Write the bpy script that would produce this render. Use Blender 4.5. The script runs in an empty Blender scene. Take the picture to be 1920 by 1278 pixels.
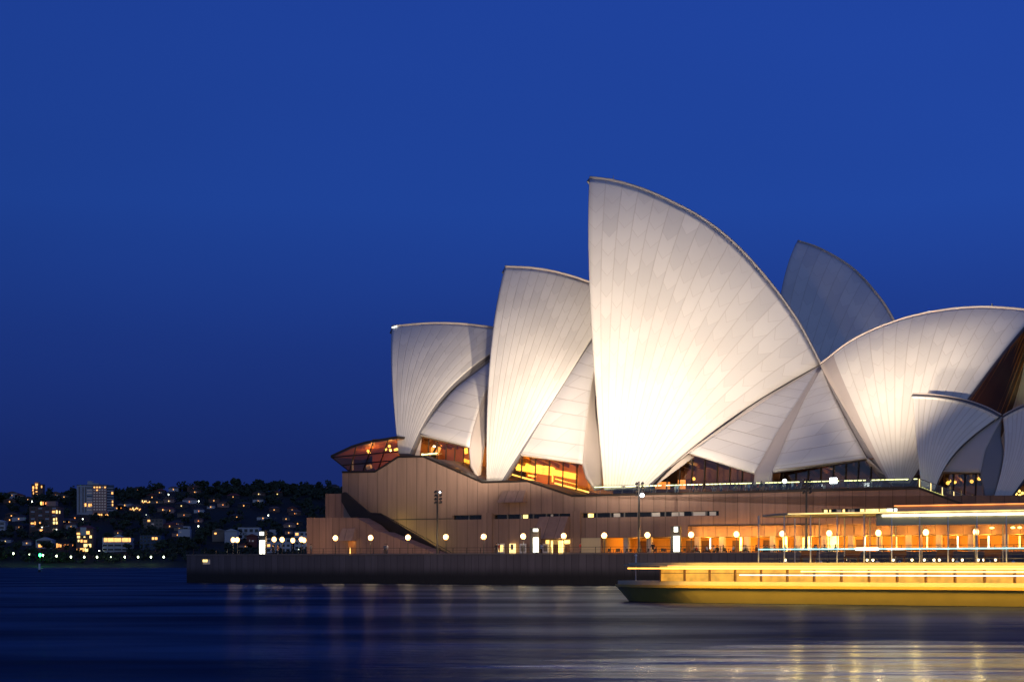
import bpy, bmesh, math, random
from mathutils import Vector as V3, Matrix
random.seed(7)
scene = bpy.context.scene
COL = scene.collection
# ------------------------------------------------------------------ camera
F, CH, HY, KK, Z0 = 3080.0, 2.7, 1058.0, 0.557, 222.0
NN = math.sqrt(1 + KK * KK)
U = V3((1 / NN, -KK / NN, 0)); W = V3((KK / NN, 1 / NN, 0)); ZV = V3((0, 0, 1)); P0 = V3((0, Z0, 0))
cd = bpy.data.cameras.new('camera'); cam = bpy.data.objects.new('camera', cd); COL.objects.link(cam)
cam.location = (0, 0, CH); cam.rotation_euler = (math.radians(90), 0, 0)
cd.sensor_width = 36; cd.lens = 36 * F / 1920; cd.shift_y = (HY - 639) / 1920
cd.clip_start = 0.5; cd.clip_end = 30000
scene.camera = cam
# ------------------------------------------------------------------ sky (deep dusk blue, sun already down)
w = bpy.data.worlds.new('World'); scene.world = w; w.use_nodes = True
nt = w.node_tree; nt.nodes.clear()
def s2l(c):
    return tuple(((x / 255 / 12.92) if x / 255 <= .04045 else ((x / 255 + .055) / 1.055) ** 2.4) for x in c)
tc = nt.nodes.new('ShaderNodeTexCoord'); sx = nt.nodes.new('ShaderNodeSeparateXYZ'); cr = nt.nodes.new('ShaderNodeValToRGB')
bg = nt.nodes.new('ShaderNodeBackground'); wo = nt.nodes.new('ShaderNodeOutputWorld')
nt.links.new(tc.outputs['Generated'], sx.inputs[0]); nt.links.new(sx.outputs['Z'], cr.inputs[0])
stops = [(0.0, (24, 40, 98)), (.06, (25, 43, 108)), (.13, (28, 54, 130)), (.21, (31, 67, 153)), (.33, (31, 66, 156)), (.7, (22, 46, 128)), (1.0, (14, 30, 96))]
while len(cr.color_ramp.elements) < len(stops): cr.color_ramp.elements.new(.5)
for e, (p, c) in zip(cr.color_ramp.elements, stops): e.position = p; e.color = (*s2l(c), 1)
hx = nt.nodes.new('ShaderNodeMapRange'); hx.inputs[1].default_value = -.35; hx.inputs[2].default_value = .3
hx.inputs[3].default_value = .86; hx.inputs[4].default_value = 1.08
nt.links.new(sx.outputs['X'], hx.inputs[0]); nt.links.new(hx.outputs[0], bg.inputs[1])
ms = nt.nodes.new('ShaderNodeMapRange'); ms.interpolation_type = 'SMOOTHSTEP'; ms.inputs[1].default_value = -.1; ms.inputs[2].default_value = -.95   # afterglow in the western sky, behind the photographer
nt.links.new(sx.outputs['Y'], ms.inputs[0])
mxs = nt.nodes.new('ShaderNodeMix'); mxs.data_type = 'RGBA'; nt.links.new(ms.outputs[0], mxs.inputs[0]); nt.links.new(cr.outputs[0], mxs.inputs[6]); mxs.inputs[7].default_value = (.17, .24, .43, 1)
nt.links.new(mxs.outputs[2], bg.inputs[0])
skn = nt.nodes.new('ShaderNodeTexNoise'); skn.inputs['Scale'].default_value = 2.2; skn.inputs['Detail'].default_value = 2; skm = nt.nodes.new('ShaderNodeMapping'); skm.inputs['Scale'].default_value = (1, 1, 4)
nt.links.new(tc.outputs['Generated'], skm.inputs[0]); nt.links.new(skm.outputs[0], skn.inputs['Vector'])
skr = nt.nodes.new('ShaderNodeMapRange'); skr.inputs[1].default_value = .3; skr.inputs[2].default_value = .7; skr.inputs[3].default_value = .955; skr.inputs[4].default_value = 1.035
nt.links.new(skn.outputs[0], skr.inputs[0]); skx = nt.nodes.new('ShaderNodeMath'); skx.operation = 'MULTIPLY'; nt.links.new(skr.outputs[0], skx.inputs[0]); nt.links.new(hx.outputs[0], skx.inputs[1]); nt.links.new(skx.outputs[0], bg.inputs[1]); nt.links.new(bg.outputs[0], wo.inputs[0])
vs = scene.view_settings; vs.view_transform = 'Standard'; vs.look = 'None'; vs.exposure = 0; vs.gamma = 1
scene.cycles.use_denoising = True
scene.cycles.max_bounces = 6; scene.cycles.diffuse_bounces = 3; scene.cycles.glossy_bounces = 3
scene.cycles.sample_clamp_indirect = 4; scene.cycles.caustics_reflective = False; scene.cycles.caustics_refractive = False

# ------------------------------------------------------------------ coordinates
def B(s, ww, z):            # building frame: s along the quay, ww inland, z up
    return P0 + U * s + W * ww + ZV * z
def pt(px, py, ww):         # photo direction -> point on the vertical plane ww
    t = (px - 960) / F; Y = (Z0 + ww * NN) / (1 + KK * t)
    return V3((t * Y, Y, CH + (HY - py) * Y / F))
def S(px, ww):
    return (pt(px, HY, ww) - P0).dot(U)
def Zp(px, py, ww): return pt(px, py, ww).z
def ptz(px, py, z):
    Y = (z - CH) * F / (HY - py); return V3(((px - 960) / F * Y, Y, z))

# ------------------------------------------------------------------ lamps that light the shells: floodlights at the masts and out over the water, plus an added fill
def spot(name, loc, tgt, watts, deg, blend=1.0, col=(1, .84, .66), size=.5):
    l = bpy.data.lights.new(name, 'SPOT'); l.energy = watts; l.spot_size = math.radians(deg); l.spot_blend = blend
    l.color = col; l.shadow_soft_size = size
    o = bpy.data.objects.new(name, l); COL.objects.link(o); o.location = loc
    o.rotation_euler = (V3(tgt) - V3(loc)).to_track_quat('-Z', 'Y').to_euler(); return o
def point(name, loc, watts, col=(1, .6, .22), size=.25):
    l = bpy.data.lights.new(name, 'POINT'); l.energy = watts; l.color = col; l.shadow_soft_size = size
    o = bpy.data.objects.new(name, l); COL.objects.link(o); o.location = loc; return o
WARM = (1, .82, .63)
MASTZ = 13.2
spot('flood_and_fill_beam', B(S(1198, 5), 6.3, MASTZ), pt(1190, 770, 30), 9000, 90, 1, WARM)
spot('flood_and_fill_beam', B(S(1260, 5), -34, 10), pt(1255, 560, 42), 530000, 52, 1, WARM)
spot('flood_and_fill_beam', B(S(1270, 5), -12, MASTZ), pt(925, 760, 33), 250000, 30, 1, WARM)
spot('flood_and_fill_beam', B(S(1140, 5), -16, 9), pt(930, 760, 34), 22000, 30, 1, WARM)
spot('flood_and_fill_beam', B(S(985, 5), 0, 12), pt(800, 790, 32), 50000, 46, 1, WARM)
spot('flood_and_fill_beam', B(S(1400, 5), -50, 14), pt(1725, 600, 46), 620000, 23, 1, WARM)
spot('flood_and_fill_beam', B(S(1512, 5), 6.3, MASTZ), pt(1710, 660, 44), 40000, 46, 1, WARM)
spot('flood_and_fill_beam', B(S(1420, 5), -40, 16), pt(1450, 820, 40), 34000, 32, 1, (.9, .86, .86))
spot('flood_and_fill_beam', B(S(1830, 5), -30, 11), pt(1830, 840, 30), 5000, 24, 1, (.6, .75, 1))  # added bluish fill for the small restaurant shells, no fixture there
spot('flood_and_fill_beam', B(S(1600, 5), -90, 12), pt(1050, 960, 24), 80000, 60, 1, (1, .68, .40), 3)

# ------------------------------------------------------------------ materials
def clampc(c): return tuple(max(0, min(1, x)) for x in c)
def mat(name, c, rough=.7, var=.12, scale=.6, metal=0, spec=.5):
    m = bpy.data.materials.new(name); m.use_nodes = True; n = m.node_tree; b = n.nodes['Principled BSDF']
    b.inputs['Roughness'].default_value = rough; b.inputs['Metallic'].default_value = metal
    b.inputs['Specular IOR Level'].default_value = spec
    g = n.nodes.new('ShaderNodeNewGeometry'); nz = n.nodes.new('ShaderNodeTexNoise'); nz.inputs['Scale'].default_value = scale
    nz.inputs['Detail'].default_value = 5
    mr = n.nodes.new('ShaderNodeMix'); mr.data_type = 'RGBA'
    mr.inputs[6].default_value = (*clampc([x * (1 - var) for x in c]), 1); mr.inputs[7].default_value = (*clampc([x * (1 + var) for x in c]), 1)
    n.links.new(g.outputs['Position'], nz.inputs['Vector']); n.links.new(nz.outputs[0], mr.inputs[0]); n.links.new(mr.outputs[2], b.inputs['Base Color'])
    return m
def emit(name, c, st, base=(.6, .6, .6)):
    m = bpy.data.materials.new(name); m.use_nodes = True; n = m.node_tree; b = n.nodes['Principled BSDF']
    b.inputs['Base Color'].default_value = (*base, 1); b.inputs['Roughness'].default_value = .4
    b.inputs['Emission Color'].default_value = (*c, 1)
    g = n.nodes.new('ShaderNodeNewGeometry'); nz = n.nodes.new('ShaderNodeTexNoise'); nz.inputs['Scale'].default_value = 1.3
    mp = n.nodes.new('ShaderNodeMapRange'); mp.inputs[1].default_value = .3; mp.inputs[2].default_value = .7
    mp.inputs[3].default_value = st * .65; mp.inputs[4].default_value = st * 1.35
    n.links.new(g.outputs['Position'], nz.inputs['Vector']); n.links.new(nz.outputs[0], mp.inputs[0]); n.links.new(mp.outputs[0], b.inputs['Emission Strength'])
    return m
class NB:                   # small node helper
    def __init__(s, m): s.n = m.node_tree
    def m(s, op, a, b=None, c=None):
        x = s.n.nodes.new('ShaderNodeMath'); x.operation = op
        for i, v in enumerate((a, b, c)):
            if v is None: continue
            if isinstance(v, (int, float)): x.inputs[i].default_value = v
            else: s.n.links.new(v, x.inputs[i])
        return x.outputs[0]
    def ramp(s, v, a, b, lo=0., hi=1.):
        x = s.n.nodes.new('ShaderNodeMapRange'); x.interpolation_type = 'SMOOTHSTEP'; s.n.links.new(v, x.inputs[0])
        for i, q in zip((1, 2, 3, 4), (a, b, lo, hi)): x.inputs[i].default_value = q
        return x.outputs[0]
    def mix(s, f, a, b):
        x = s.n.nodes.new('ShaderNodeMix'); x.data_type = 'RGBA'
        if isinstance(f, (int, float)): x.inputs[0].default_value = f
        else: s.n.links.new(f, x.inputs[0])
        for i, q in ((6, a), (7, b)):
            if isinstance(q, tuple): x.inputs[i].default_value = (*q, 1)
            else: s.n.links.new(q, x.inputs[i])
        return x.outputs[2]
    def pos(s):
        g = s.n.nodes.new('ShaderNodeNewGeometry'); return g.outputs['Position']
    def dot(s, v, d):
        x = s.n.nodes.new('ShaderNodeVectorMath'); x.operation = 'DOT_PRODUCT'; s.n.links.new(v, x.inputs[0]); x.inputs[1].default_value = d; return x.outputs['Value']
    def xyz(s, a, b, c=0.):
        x = s.n.nodes.new('ShaderNodeCombineXYZ')
        for i, v in enumerate((a, b, c)):
            if isinstance(v, (int, float)): x.inputs[i].default_value = v
            else: s.n.links.new(v, x.inputs[i])
        return x.outputs[0]
    def noise(s, v, sc, det=4):
        x = s.n.nodes.new('ShaderNodeTexNoise'); s.n.links.new(v, x.inputs['Vector']); x.inputs['Scale'].default_value = sc; x.inputs['Detail'].default_value = det; return x.outputs[0]
    def white(s, v):
        x = s.n.nodes.new('ShaderNodeTexWhiteNoise'); x.noise_dimensions = '3D'; s.n.links.new(v, x.inputs['Vector']); return x.outputs[0]

def tile_mat(name, white, joint, pitch, zig, stag, jw=.075, js=.30, cs=.42, rough=.5):
    m = bpy.data.materials.new(name); m.use_nodes = True; n = NB(m); b = m.node_tree.nodes['Principled BSDF']
    uv = m.node_tree.nodes.new('ShaderNodeUVMap'); uv.uv_map = 'UVMap'; sp = m.node_tree.nodes.new('ShaderNodeSeparateXYZ'); m.node_tree.links.new(uv.outputs[0], sp.inputs[0])
    at = m.node_tree.nodes.new('ShaderNodeAttribute'); at.attribute_name = 'ribw'
    u, v = sp.outputs[0], sp.outputs[1]
    d = n.m('ABSOLUTE', n.m('SUBTRACT', n.m('FRACT', u), .5))
    dist = n.m('MULTIPLY', n.m('SUBTRACT', .5, d), at.outputs['Fac'])
    m1 = n.ramp(dist, jw * .45, jw * 1.2, 1, 0)
    fl = n.m('FLOOR', u)
    vc = n.m('ADD', n.m('DIVIDE', n.m('ADD', v, n.m('MULTIPLY', n.m('MULTIPLY', d, at.outputs['Fac']), zig)), pitch), n.m('MULTIPLY', fl, stag))
    fr = n.m('FRACT', vc)
    m2 = n.ramp(n.m('ABSOLUTE', n.m('SUBTRACT', fr, .5)), .5 - jw * 1.0 / pitch, .5 - jw * .4 / pitch, 0, 1)
    m2 = n.m('MULTIPLY', m2, n.ramp(at.outputs['Fac'], .7, 1.6))
    rnd = n.white(n.xyz(fl, n.m('FLOOR', vc)))
    msk = n.m('MAXIMUM', n.m('MULTIPLY', m1, js), n.m('MULTIPLY', n.m('MULTIPLY', m2, cs), n.ramp(rnd, .0, .8, .35, 1)))
    tone = n.mix(n.m('MULTIPLY', rnd, n.m('GREATER_THAN', at.outputs['Fac'], .05)), tuple(x * .91 for x in white), tuple(min(1, x * 1.03) for x in white))
    big = n.noise(n.pos(), .12, 5)
    tone = n.mix(n.ramp(big, .4, .75, 0, .28), tone, tuple(x * y for x, y in zip(white, (.86, .83, .80))))
    c = n.mix(msk, tone, joint)
    m.node_tree.links.new(c, b.inputs['Base Color'])
    m.node_tree.links.new(n.ramp(rnd, 0, 1, rough - .06, rough + .12), b.inputs['Roughness'])
    bp = m.node_tree.nodes.new('ShaderNodeBump'); bp.inputs['Strength'].default_value = .5; bp.inputs['Distance'].default_value = .06
    m.node_tree.links.new(n.m('SUBTRACT', 1., n.m('MAXIMUM', m1, n.m('MULTIPLY', m2, .5))), bp.inputs['Height']); m.node_tree.links.new(bp.outputs[0], b.inputs['Normal'])
    return m
M = {}
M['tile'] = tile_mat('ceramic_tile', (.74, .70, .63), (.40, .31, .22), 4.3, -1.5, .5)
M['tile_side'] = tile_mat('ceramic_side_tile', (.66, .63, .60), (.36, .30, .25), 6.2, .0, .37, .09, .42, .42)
M['rim'] = mat('shaded_raw_rim_concrete', (.13, .125, .14), .85, .15, .4)  # raw concrete, with the shade on the shell rims painted in
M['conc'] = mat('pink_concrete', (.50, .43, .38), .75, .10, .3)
M['conc_dark'] = mat('shaded_rim_concrete', (.22, .205, .215), .8, .10, .3)  # concrete darkened to carry the shade along the shell edges

def panel_mat(name, col, pw, lw, dark=.45, tide=False, rough=.8):
    m = bpy.data.materials.new(name); m.use_nodes = True; n = NB(m); b = m.node_tree.nodes['Principled BSDF']
    p = n.pos(); s = n.dot(p, tuple(U)); ww = n.dot(p, tuple(W)); z = n.dot(p, (0, 0, 1))
    q = n.m('DIVIDE', s, pw); fr = n.m('FRACT', q)
    line = n.ramp(n.m('ABSOLUTE', n.m('SUBTRACT', fr, .5)), .5 - lw / pw, .5 - lw * .3 / pw, 0, 1)
    rnd = n.white(n.xyz(n.m('FLOOR', q), 3.))
    st = n.noise(n.xyz(n.m('MULTIPLY', s, 1.6), n.m('MULTIPLY', z, .12), n.m('MULTIPLY', ww, 1.6)), 1.1, 5)
    c1 = n.mix(rnd, tuple(x * .84 for x in col), tuple(x * 1.12 for x in col))
    c1 = n.mix(n.ramp(st, .35, .7, 0, .4), c1, tuple(x * .62 for x in col))
    c1 = n.mix(n.m('MULTIPLY', line, dark + .2), c1, tuple(x * .25 for x in col))
    if tide:
        e = n.m('ADD', z, n.m('MULTIPLY', n.m('SUBTRACT', n.noise(n.xyz(n.m('MULTIPLY', s, .5), 0.), 1.0), .5), .5))
        c1 = n.mix(n.ramp(e, 1.0, 2.7, 1, 0), c1, (.016, .015, .014))
    m.node_tree.links.new(c1, b.inputs['Base Color']); b.inputs['Roughness'].default_value = rough
    bp = m.node_tree.nodes.new('ShaderNodeBump'); bp.inputs['Strength'].default_value = .6; bp.inputs['Distance'].default_value = .05
    m.node_tree.links.new(n.m('SUBTRACT', st, line), bp.inputs['Height']); m.node_tree.links.new(bp.outputs[0], b.inputs['Normal'])
    return m
M['podium'] = panel_mat('podium_granite_panel', (.31, .20, .15), 1.83, .075)
M['podium_end'] = panel_mat('podium_block_panel', (.30, .18, .135), 1.25, .07)
M['seawall'] = panel_mat('seawall_concrete', (.12, .105, .115), 1.1, .07, .3, True)
M['paving'] = mat('granite_paving', (.16, .14, .13), .6, .2, .8)
M['bronze'] = mat('dark_bronze', (.045, .035, .028), .4, .2, 1, .6)
M['black'] = mat('black_paint', (.02, .02, .022), .45, .2, 2)
M['steel'] = mat('grey_steel', (.20, .20, .20), .4, .2, 2, .7)
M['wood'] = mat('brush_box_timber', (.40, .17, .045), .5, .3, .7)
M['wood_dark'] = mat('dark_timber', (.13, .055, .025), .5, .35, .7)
M['dglass'] = mat('dark_window_glass', (.012, .014, .016), .08, .2, 1)
M['cream'] = mat('cream_paint', (.62, .52, .30), .5, .1, .8)
M['green'] = mat('green_hull_paint', (.58, .43, .09), .35, .2, .7)
M['yellow'] = mat('yellow_paint', (.65, .40, .06), .4, .12, .8)
M['white'] = mat('white_paint', (.75, .75, .73), .5, .08, .6)
M['globe'] = emit('lit_globe', (1, .50, .14), 4.4)
M['globe_w'] = emit('lit_globe_white', (.9, 1, .8), 8)
M['tubeg'] = emit('handrail_light', (.95, 1, .36), 2.3)
M['white_l'] = emit('white_panel_light', (1, .97, .74), 2.2)
M['flood'] = emit('floodlight_face', (.92, .96, 1), 9)
M['amber'] = emit('amber_light', (1, .46, .04), 3)
M['gold'] = emit('gold_light', (1, .62, .12), 2.6)
M['orange'] = emit('orange_light', (1, .30, .03), 1.6)
M['warmwin'] = emit('warm_lit_window', (1, .44, .08), 1.9)
M['yelwin'] = emit('yellow_lit_window', (1, .70, .22), 1.9)
M['whitewin'] = emit('white_lit_window', (.95, 1, .85), 2.4)
M['dimwin'] = emit('dim_lit_window', (.6, .42, .2), .09)
M['cyan'] = emit('cyan_light', (.35, .85, .9), 2.2)
def glass_mat(name, tint, gl=.12):
    m = bpy.data.materials.new(name); m.use_nodes = True; n = m.node_tree; n.nodes.clear()
    t = n.nodes.new('ShaderNodeBsdfTransparent'); t.inputs[0].default_value = (*tint, 1)
    g = n.nodes.new('ShaderNodeBsdfGlossy'); g.inputs['Roughness'].default_value = .05; g.inputs[0].default_value = (.8, .8, .8, 1)
    nz = n.nodes.new('ShaderNodeTexNoise'); nz.inputs['Scale'].default_value = .5; geo = n.nodes.new('ShaderNodeNewGeometry'); n.links.new(geo.outputs['Position'], nz.inputs['Vector'])
    mr = n.nodes.new('ShaderNodeMapRange'); mr.inputs[3].default_value = gl * .7; mr.inputs[4].default_value = gl * 1.3; n.links.new(nz.outputs[0], mr.inputs[0])
    x = n.nodes.new('ShaderNodeMixShader'); o = n.nodes.new('ShaderNodeOutputMaterial')
    n.links.new(mr.outputs[0], x.inputs[0]); n.links.new(t.outputs[0], x.inputs[1]); n.links.new(g.outputs[0], x.inputs[2]); n.links.new(x.outputs[0], o.inputs[0])
    return m
M['glass'] = glass_mat('amber_tinted_glass', (.80, .66, .48))
M['clear'] = glass_mat('clear_glass', (.86, .9, .88), .08)

# ------------------------------------------------------------------ mesh helpers
class MB:
    def __init__(s): s.v = []; s.f = []; s.mi = []
    def add(s, vs_, fs, mi=0):
        o = len(s.v); s.v += [V3(p) for p in vs_]; s.f += [tuple(i + o for i in f) for f in fs]; s.mi += [mi] * len(fs); return s
    def hexa(s, p, mi=0):   # p: 4 bottom, 4 top
        return s.add(p, [(3, 2, 1, 0), (4, 5, 6, 7), (0, 1, 5, 4), (1, 2, 6, 5), (2, 3, 7, 6), (3, 0, 4, 7)], mi)
    def box(s, s0, s1, w0, w1, z0, z1, mi=0):
        return s.hexa([B(s0, w0, z0), B(s1, w0, z0), B(s1, w1, z0), B(s0, w1, z0), B(s0, w0, z1), B(s1, w0, z1), B(s1, w1, z1), B(s0, w1, z1)], mi)
    def wbox(s, x0, x1, y0, y1, z0, z1, mi=0):
        return s.hexa([V3(q) for q in ((x0, y0, z0), (x1, y0, z0), (x1, y1, z0), (x0, y1, z0), (x0, y0, z1), (x1, y0, z1), (x1, y1, z1), (x0, y1, z1))], mi)
    def prism(s, prof, d, mi=0):   # prof: list of points (ccw or cw), extruded by vector d
        n = len(prof); s.add(list(prof) + [V3(p) + d for p in prof], [tuple(range(n)), tuple(range(2 * n - 1, n - 1, -1))] + [(i, i + n, (i + 1) % n + n, (i + 1) % n) for i in range(n)], mi); return s
    def tube(s, a, b, r, n=6, r2=None, mi=0):
        a, b = V3(a), V3(b); d = (b - a).normalized(); x = d.orthogonal().normalized(); y = d.cross(x); r2 = r if r2 is None else r2
        vs_ = [a + (x * math.cos(i * 2 * math.pi / n) + y * math.sin(i * 2 * math.pi / n)) * r for i in range(n)] + [b + (x * math.cos(i * 2 * math.pi / n) + y * math.sin(i * 2 * math.pi / n)) * r2 for i in range(n)]
        return s.add(vs_, [tuple(range(n - 1, -1, -1)), tuple(range(n, 2 * n))] + [(i, (i + 1) % n, (i + 1) % n + n, i + n) for i in range(n)], mi)
    def ball(s, c, rx, ry=None, rz=None, nu=10, nv=7, mi=0):
        ry = ry or rx; rz = rz or rx; c = V3(c); vs_ = []; fs = []
        for j in range(1, nv):
            a = math.pi * j / nv
            for i in range(nu):
                b = 2 * math.pi * i / nu; vs_.append(c + V3((rx * math.sin(a) * math.cos(b), ry * math.sin(a) * math.sin(b), rz * math.cos(a))))
        vs_ += [c + V3((0, 0, rz)), c - V3((0, 0, rz))]; t = len(vs_) - 2
        for j in range(nv - 2):
            for i in range(nu): fs.append((j * nu + i, (j + 1) * nu + i, (j + 1) * nu + (i + 1) % nu, j * nu + (i + 1) % nu))
        for i in range(nu):
            fs.append((t, i, (i + 1) % nu)); k = (nv - 2) * nu; fs.append((t + 1, k + (i + 1) % nu, k + i))
        return s.add(vs_, fs, mi)
    def build(s, name, m, parent=None, smooth=False, origin=None, fix=True):
        o0 = parent_origin(parent) if parent else V3(origin or (0, 0, 0))
        me = bpy.data.meshes.new(name); me.from_pydata([p - o0 for p in s.v], [], s.f)
        ms = m if isinstance(m, (list, tuple)) else [m]
        for x in ms: me.materials.append(x)
        me.polygons.foreach_set('material_index', s.mi)
        if fix:
            bm = bmesh.new(); bm.from_mesh(me); bmesh.ops.recalc_face_normals(bm, faces=bm.faces); bm.to_mesh(me); bm.free()
        if smooth: me.polygons.foreach_set('use_smooth', [True] * len(me.polygons))
        o = bpy.data.objects.new(name, me); COL.objects.link(o)
        if parent: o.parent = parent
        else: o.location = o0
        return o
def parent_origin(p):
    v = V3((0, 0, 0))
    while p: v = v + V3(p.location); p = p.parent
    return v
def empty(name, loc, label, cat, group=None):
    o = bpy.data.objects.new(name, None); COL.objects.link(o); o.location = loc; o.empty_display_size = .5
    o['label'] = label; o['category'] = cat
    if group: o['group'] = group
    return o
def tag(o, label, cat, group=None):
    o['label'] = label; o['category'] = cat
    if group: o['group'] = group
    return o
def struct(o): o['kind'] = 'structure'; return o
def copy_tree(root, loc, label=None, group=None):
    r = root.copy(); COL.objects.link(r); r.location = loc
    if label: r['label'] = label
    if group: r['group'] = group
    for ch in [c for c in root.children]:
        c = ch.copy(); COL.objects.link(c); c.parent = r
        for g in [x for x in ch.children]:
            d = g.copy(); COL.objects.link(d); d.parent = c
    return r
def solid(o, t, off=-1):
    md = o.modifiers.new('thickness', 'SOLIDIFY'); md.thickness = t; md.offset = off
ORD = ['first', 'second', 'third', 'fourth', 'fifth', 'sixth', 'seventh', 'eighth', 'ninth', 'tenth', 'eleventh', 'twelfth', 'thirteenth', 'fourteenth', 'fifteenth', 'sixteenth', 'seventeenth', 'eighteenth', 'nineteenth', 'twentieth']
def ordn(i):
    if i < 20: return ORD[i]
    t = ['twenty', 'thirty', 'forty', 'fifty', 'sixty', 'seventy', 'eighty', 'ninety'][(i + 1) // 10 - 2]
    r = (i + 1) % 10
    return t + '-' + ORD[r - 1] if r else {'thirty': 'thirtieth', 'forty': 'fortieth', 'fifty': 'fiftieth', 'sixty': 'sixtieth', 'seventy': 'seventieth', 'eighty': 'eightieth', 'ninety': 'ninetieth', 'twenty': 'twentieth'}[t]

# ------------------------------------------------------------------ water and far terrain
def water_mat():
    m = bpy.data.materials.new('harbour_water'); m.use_nodes = True; n = NB(m); tr = m.node_tree; b = tr.nodes['Principled BSDF']; out = tr.nodes['Material Output']
    b.inputs['Base Color'].default_value = (.0004, .002, .012, 1); b.inputs['Specular IOR Level'].default_value = 0; b.inputs['Roughness'].default_value = 1
    g = tr.nodes.new('ShaderNodeBsdfGlossy'); g.inputs[0].default_value = (.74, .88, 1, 1); g.distribution = 'GGX'
    p = n.pos()
    def mp(v):
        x = tr.nodes.new('ShaderNodeMapping'); x.inputs['Scale'].default_value = v; tr.links.new(p, x.inputs[0]); return x.outputs[0]
    h1 = n.noise(mp((.35, 1.1, 1)), .25, 3); h2 = n.noise(mp((.5, 1.0, 1)), 1.6, 4)
    patch = n.noise(mp((.03, .07, 1)), 1.0, 4)
    bp = tr.nodes.new('ShaderNodeBump'); bp.inputs['Distance'].default_value = .8
    BPL = bp
    tr.links.new(n.m('ADD', h1, n.m('MULTIPLY', h2, .22)), bp.inputs['Height']); tr.links.new(bp.outputs[0], g.inputs['Normal'])
    g.inputs['Roughness'].default_value = .26
    sp = tr.nodes.new('ShaderNodeSeparateXYZ'); tr.links.new(p, sp.inputs[0])
    ex = n.m('DIVIDE', n.m('SUBTRACT', sp.outputs[0], n.m('MULTIPLY', sp.outputs[1], .24)), 8.5); ey = n.m('DIVIDE', n.m('SUBTRACT', sp.outputs[1], 44.), 13.)
    rr = n.m('ADD', n.m('ADD', n.m('MULTIPLY', ex, ex), n.m('MULTIPLY', ey, ey)), n.m('MULTIPLY', n.m('SUBTRACT', n.noise(mp((.10, .45, 1)), 1.0, 5), .5), 4.2))
    slick = n.ramp(rr, -.2, 1.6, .60, 0)
    tr.links.new(n.m('SUBTRACT', .8, n.m('MULTIPLY', slick, .95)), bp.inputs['Strength']); tr.links.new(n.m('SUBTRACT', .30, n.m('MULTIPLY', slick, .28)), g.inputs['Roughness'])
    mx = tr.nodes.new('ShaderNodeMixShader'); tr.links.new(n.m('ADD', slick, n.ramp(patch, .35, .66, .09, .26)), mx.inputs[0])
    tr.links.new(b.outputs[0], mx.inputs[1]); tr.links.new(g.outputs[0], mx.inputs[2]); tr.links.new(mx.outputs[0], out.inputs[0])
    return m
wm = MB(); wm.add([(-9000, -600, 0), (9000, -600, 0), (9000, 20000, 0), (-9000, 20000, 0)], [(0, 1, 2, 3)])
struct(wm.build('water', water_mat()))

SHY, RDG = 1500.0, 1930.0
SKY = [(-900, 990), (-400, 960), (0, 941), (60, 938), (130, 930), (180, 928), (230, 928), (290, 921), (370, 919), (440, 918), (520, 920), (580, 922), (660, 920), (900, 925), (1300, 935), (1700, 960), (2400, 1000)]
def ridge(X):
    px = 960 + F * X / RDG
    for (a, ya), (b, yb) in zip(SKY, SKY[1:]):
        if a <= px <= b: y = ya + (yb - ya) * (px - a) / (b - a); break
    else: y = 1050
    return CH + (HY - y) * RDG / F
def terr(X, Y):
    sh = SHY + 10 * math.sin(X * .013) + 6 * math.sin(X * .041)
    if Y < sh: return -1.0
    t = min(1, (Y - sh) / (RDG - sh)); g = ridge(X)
    base = 1.6 + (g - 1.6) * (t ** 1.15) + 2.2 * math.sin(X * .03 + Y * .02) * math.sin(math.pi * min(1, t)) 
    if Y > RDG: base -= (Y - RDG) * .12
    return base
tm = MB(); NX, NY = 110, 46
xs = [-1100 + i * 2300 / NX for i in range(NX + 1)]; ys = [SHY - 30 + j * 700 / NY for j in range(NY + 1)]
tm.add([(x, y, terr(x, y)) for y in ys for x in xs], [(j * (NX + 1) + i, j * (NX + 1) + i + 1, (j + 1) * (NX + 1) + i + 1, (j + 1) * (NX + 1) + i) for j in range(NY) for i in range(NX)])
M['hill'] = mat('night_scrub_ground', (.014, .017, .012), .95, .4, .05)
struct(tm.build('hills', M['hill'], smooth=True))
def hill_at(px, py):
    Y = SHY + 2
    while Y < RDG + 60:
        X = (px - 960) / F * Y; z = CH + (HY - py) * Y / F
        if terr(X, Y) >= z: break
        Y += 4
    X = (px - 960) / F * Y; return V3((X, Y, terr(X, Y)))

M['leafD'] = mat('dark_leaves', (.030, .042, .020), .9, .5, .15)
M['leafE'] = mat('deep_green_leaves', (.040, .055, .022), .9, .5, .15)
M['bark'] = mat('bark', (.06, .045, .03), .9, .3, 1)
def leafcloud(mb, c, rx, rz, n, sz, mi=0):
    lobes = [(V3((random.uniform(-.5, .5) * rx, random.uniform(-.5, .5) * rx, random.uniform(-.35, .5) * rz)), random.uniform(.4, .65)) for _ in range(5)]
    for _ in range(n):
        lo, k = random.choice(lobes)
        d = V3((random.gauss(0, 1), random.gauss(0, 1), random.gauss(0, 1))).normalized() * (random.random() ** .4)
        p = V3(c) + lo + V3((d.x * rx * k, d.y * rx * k, d.z * rz * k))
        a = V3((random.gauss(0, 1), random.gauss(0, 1), random.gauss(0, 1))).normalized(); b = a.orthogonal().normalized()
        q = sz * random.uniform(.6, 1.3)
        mb.add([p + a * q, p + b * q, p - a * q * .8, p - b * q], [(0, 1, 2, 3)], mi)
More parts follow.
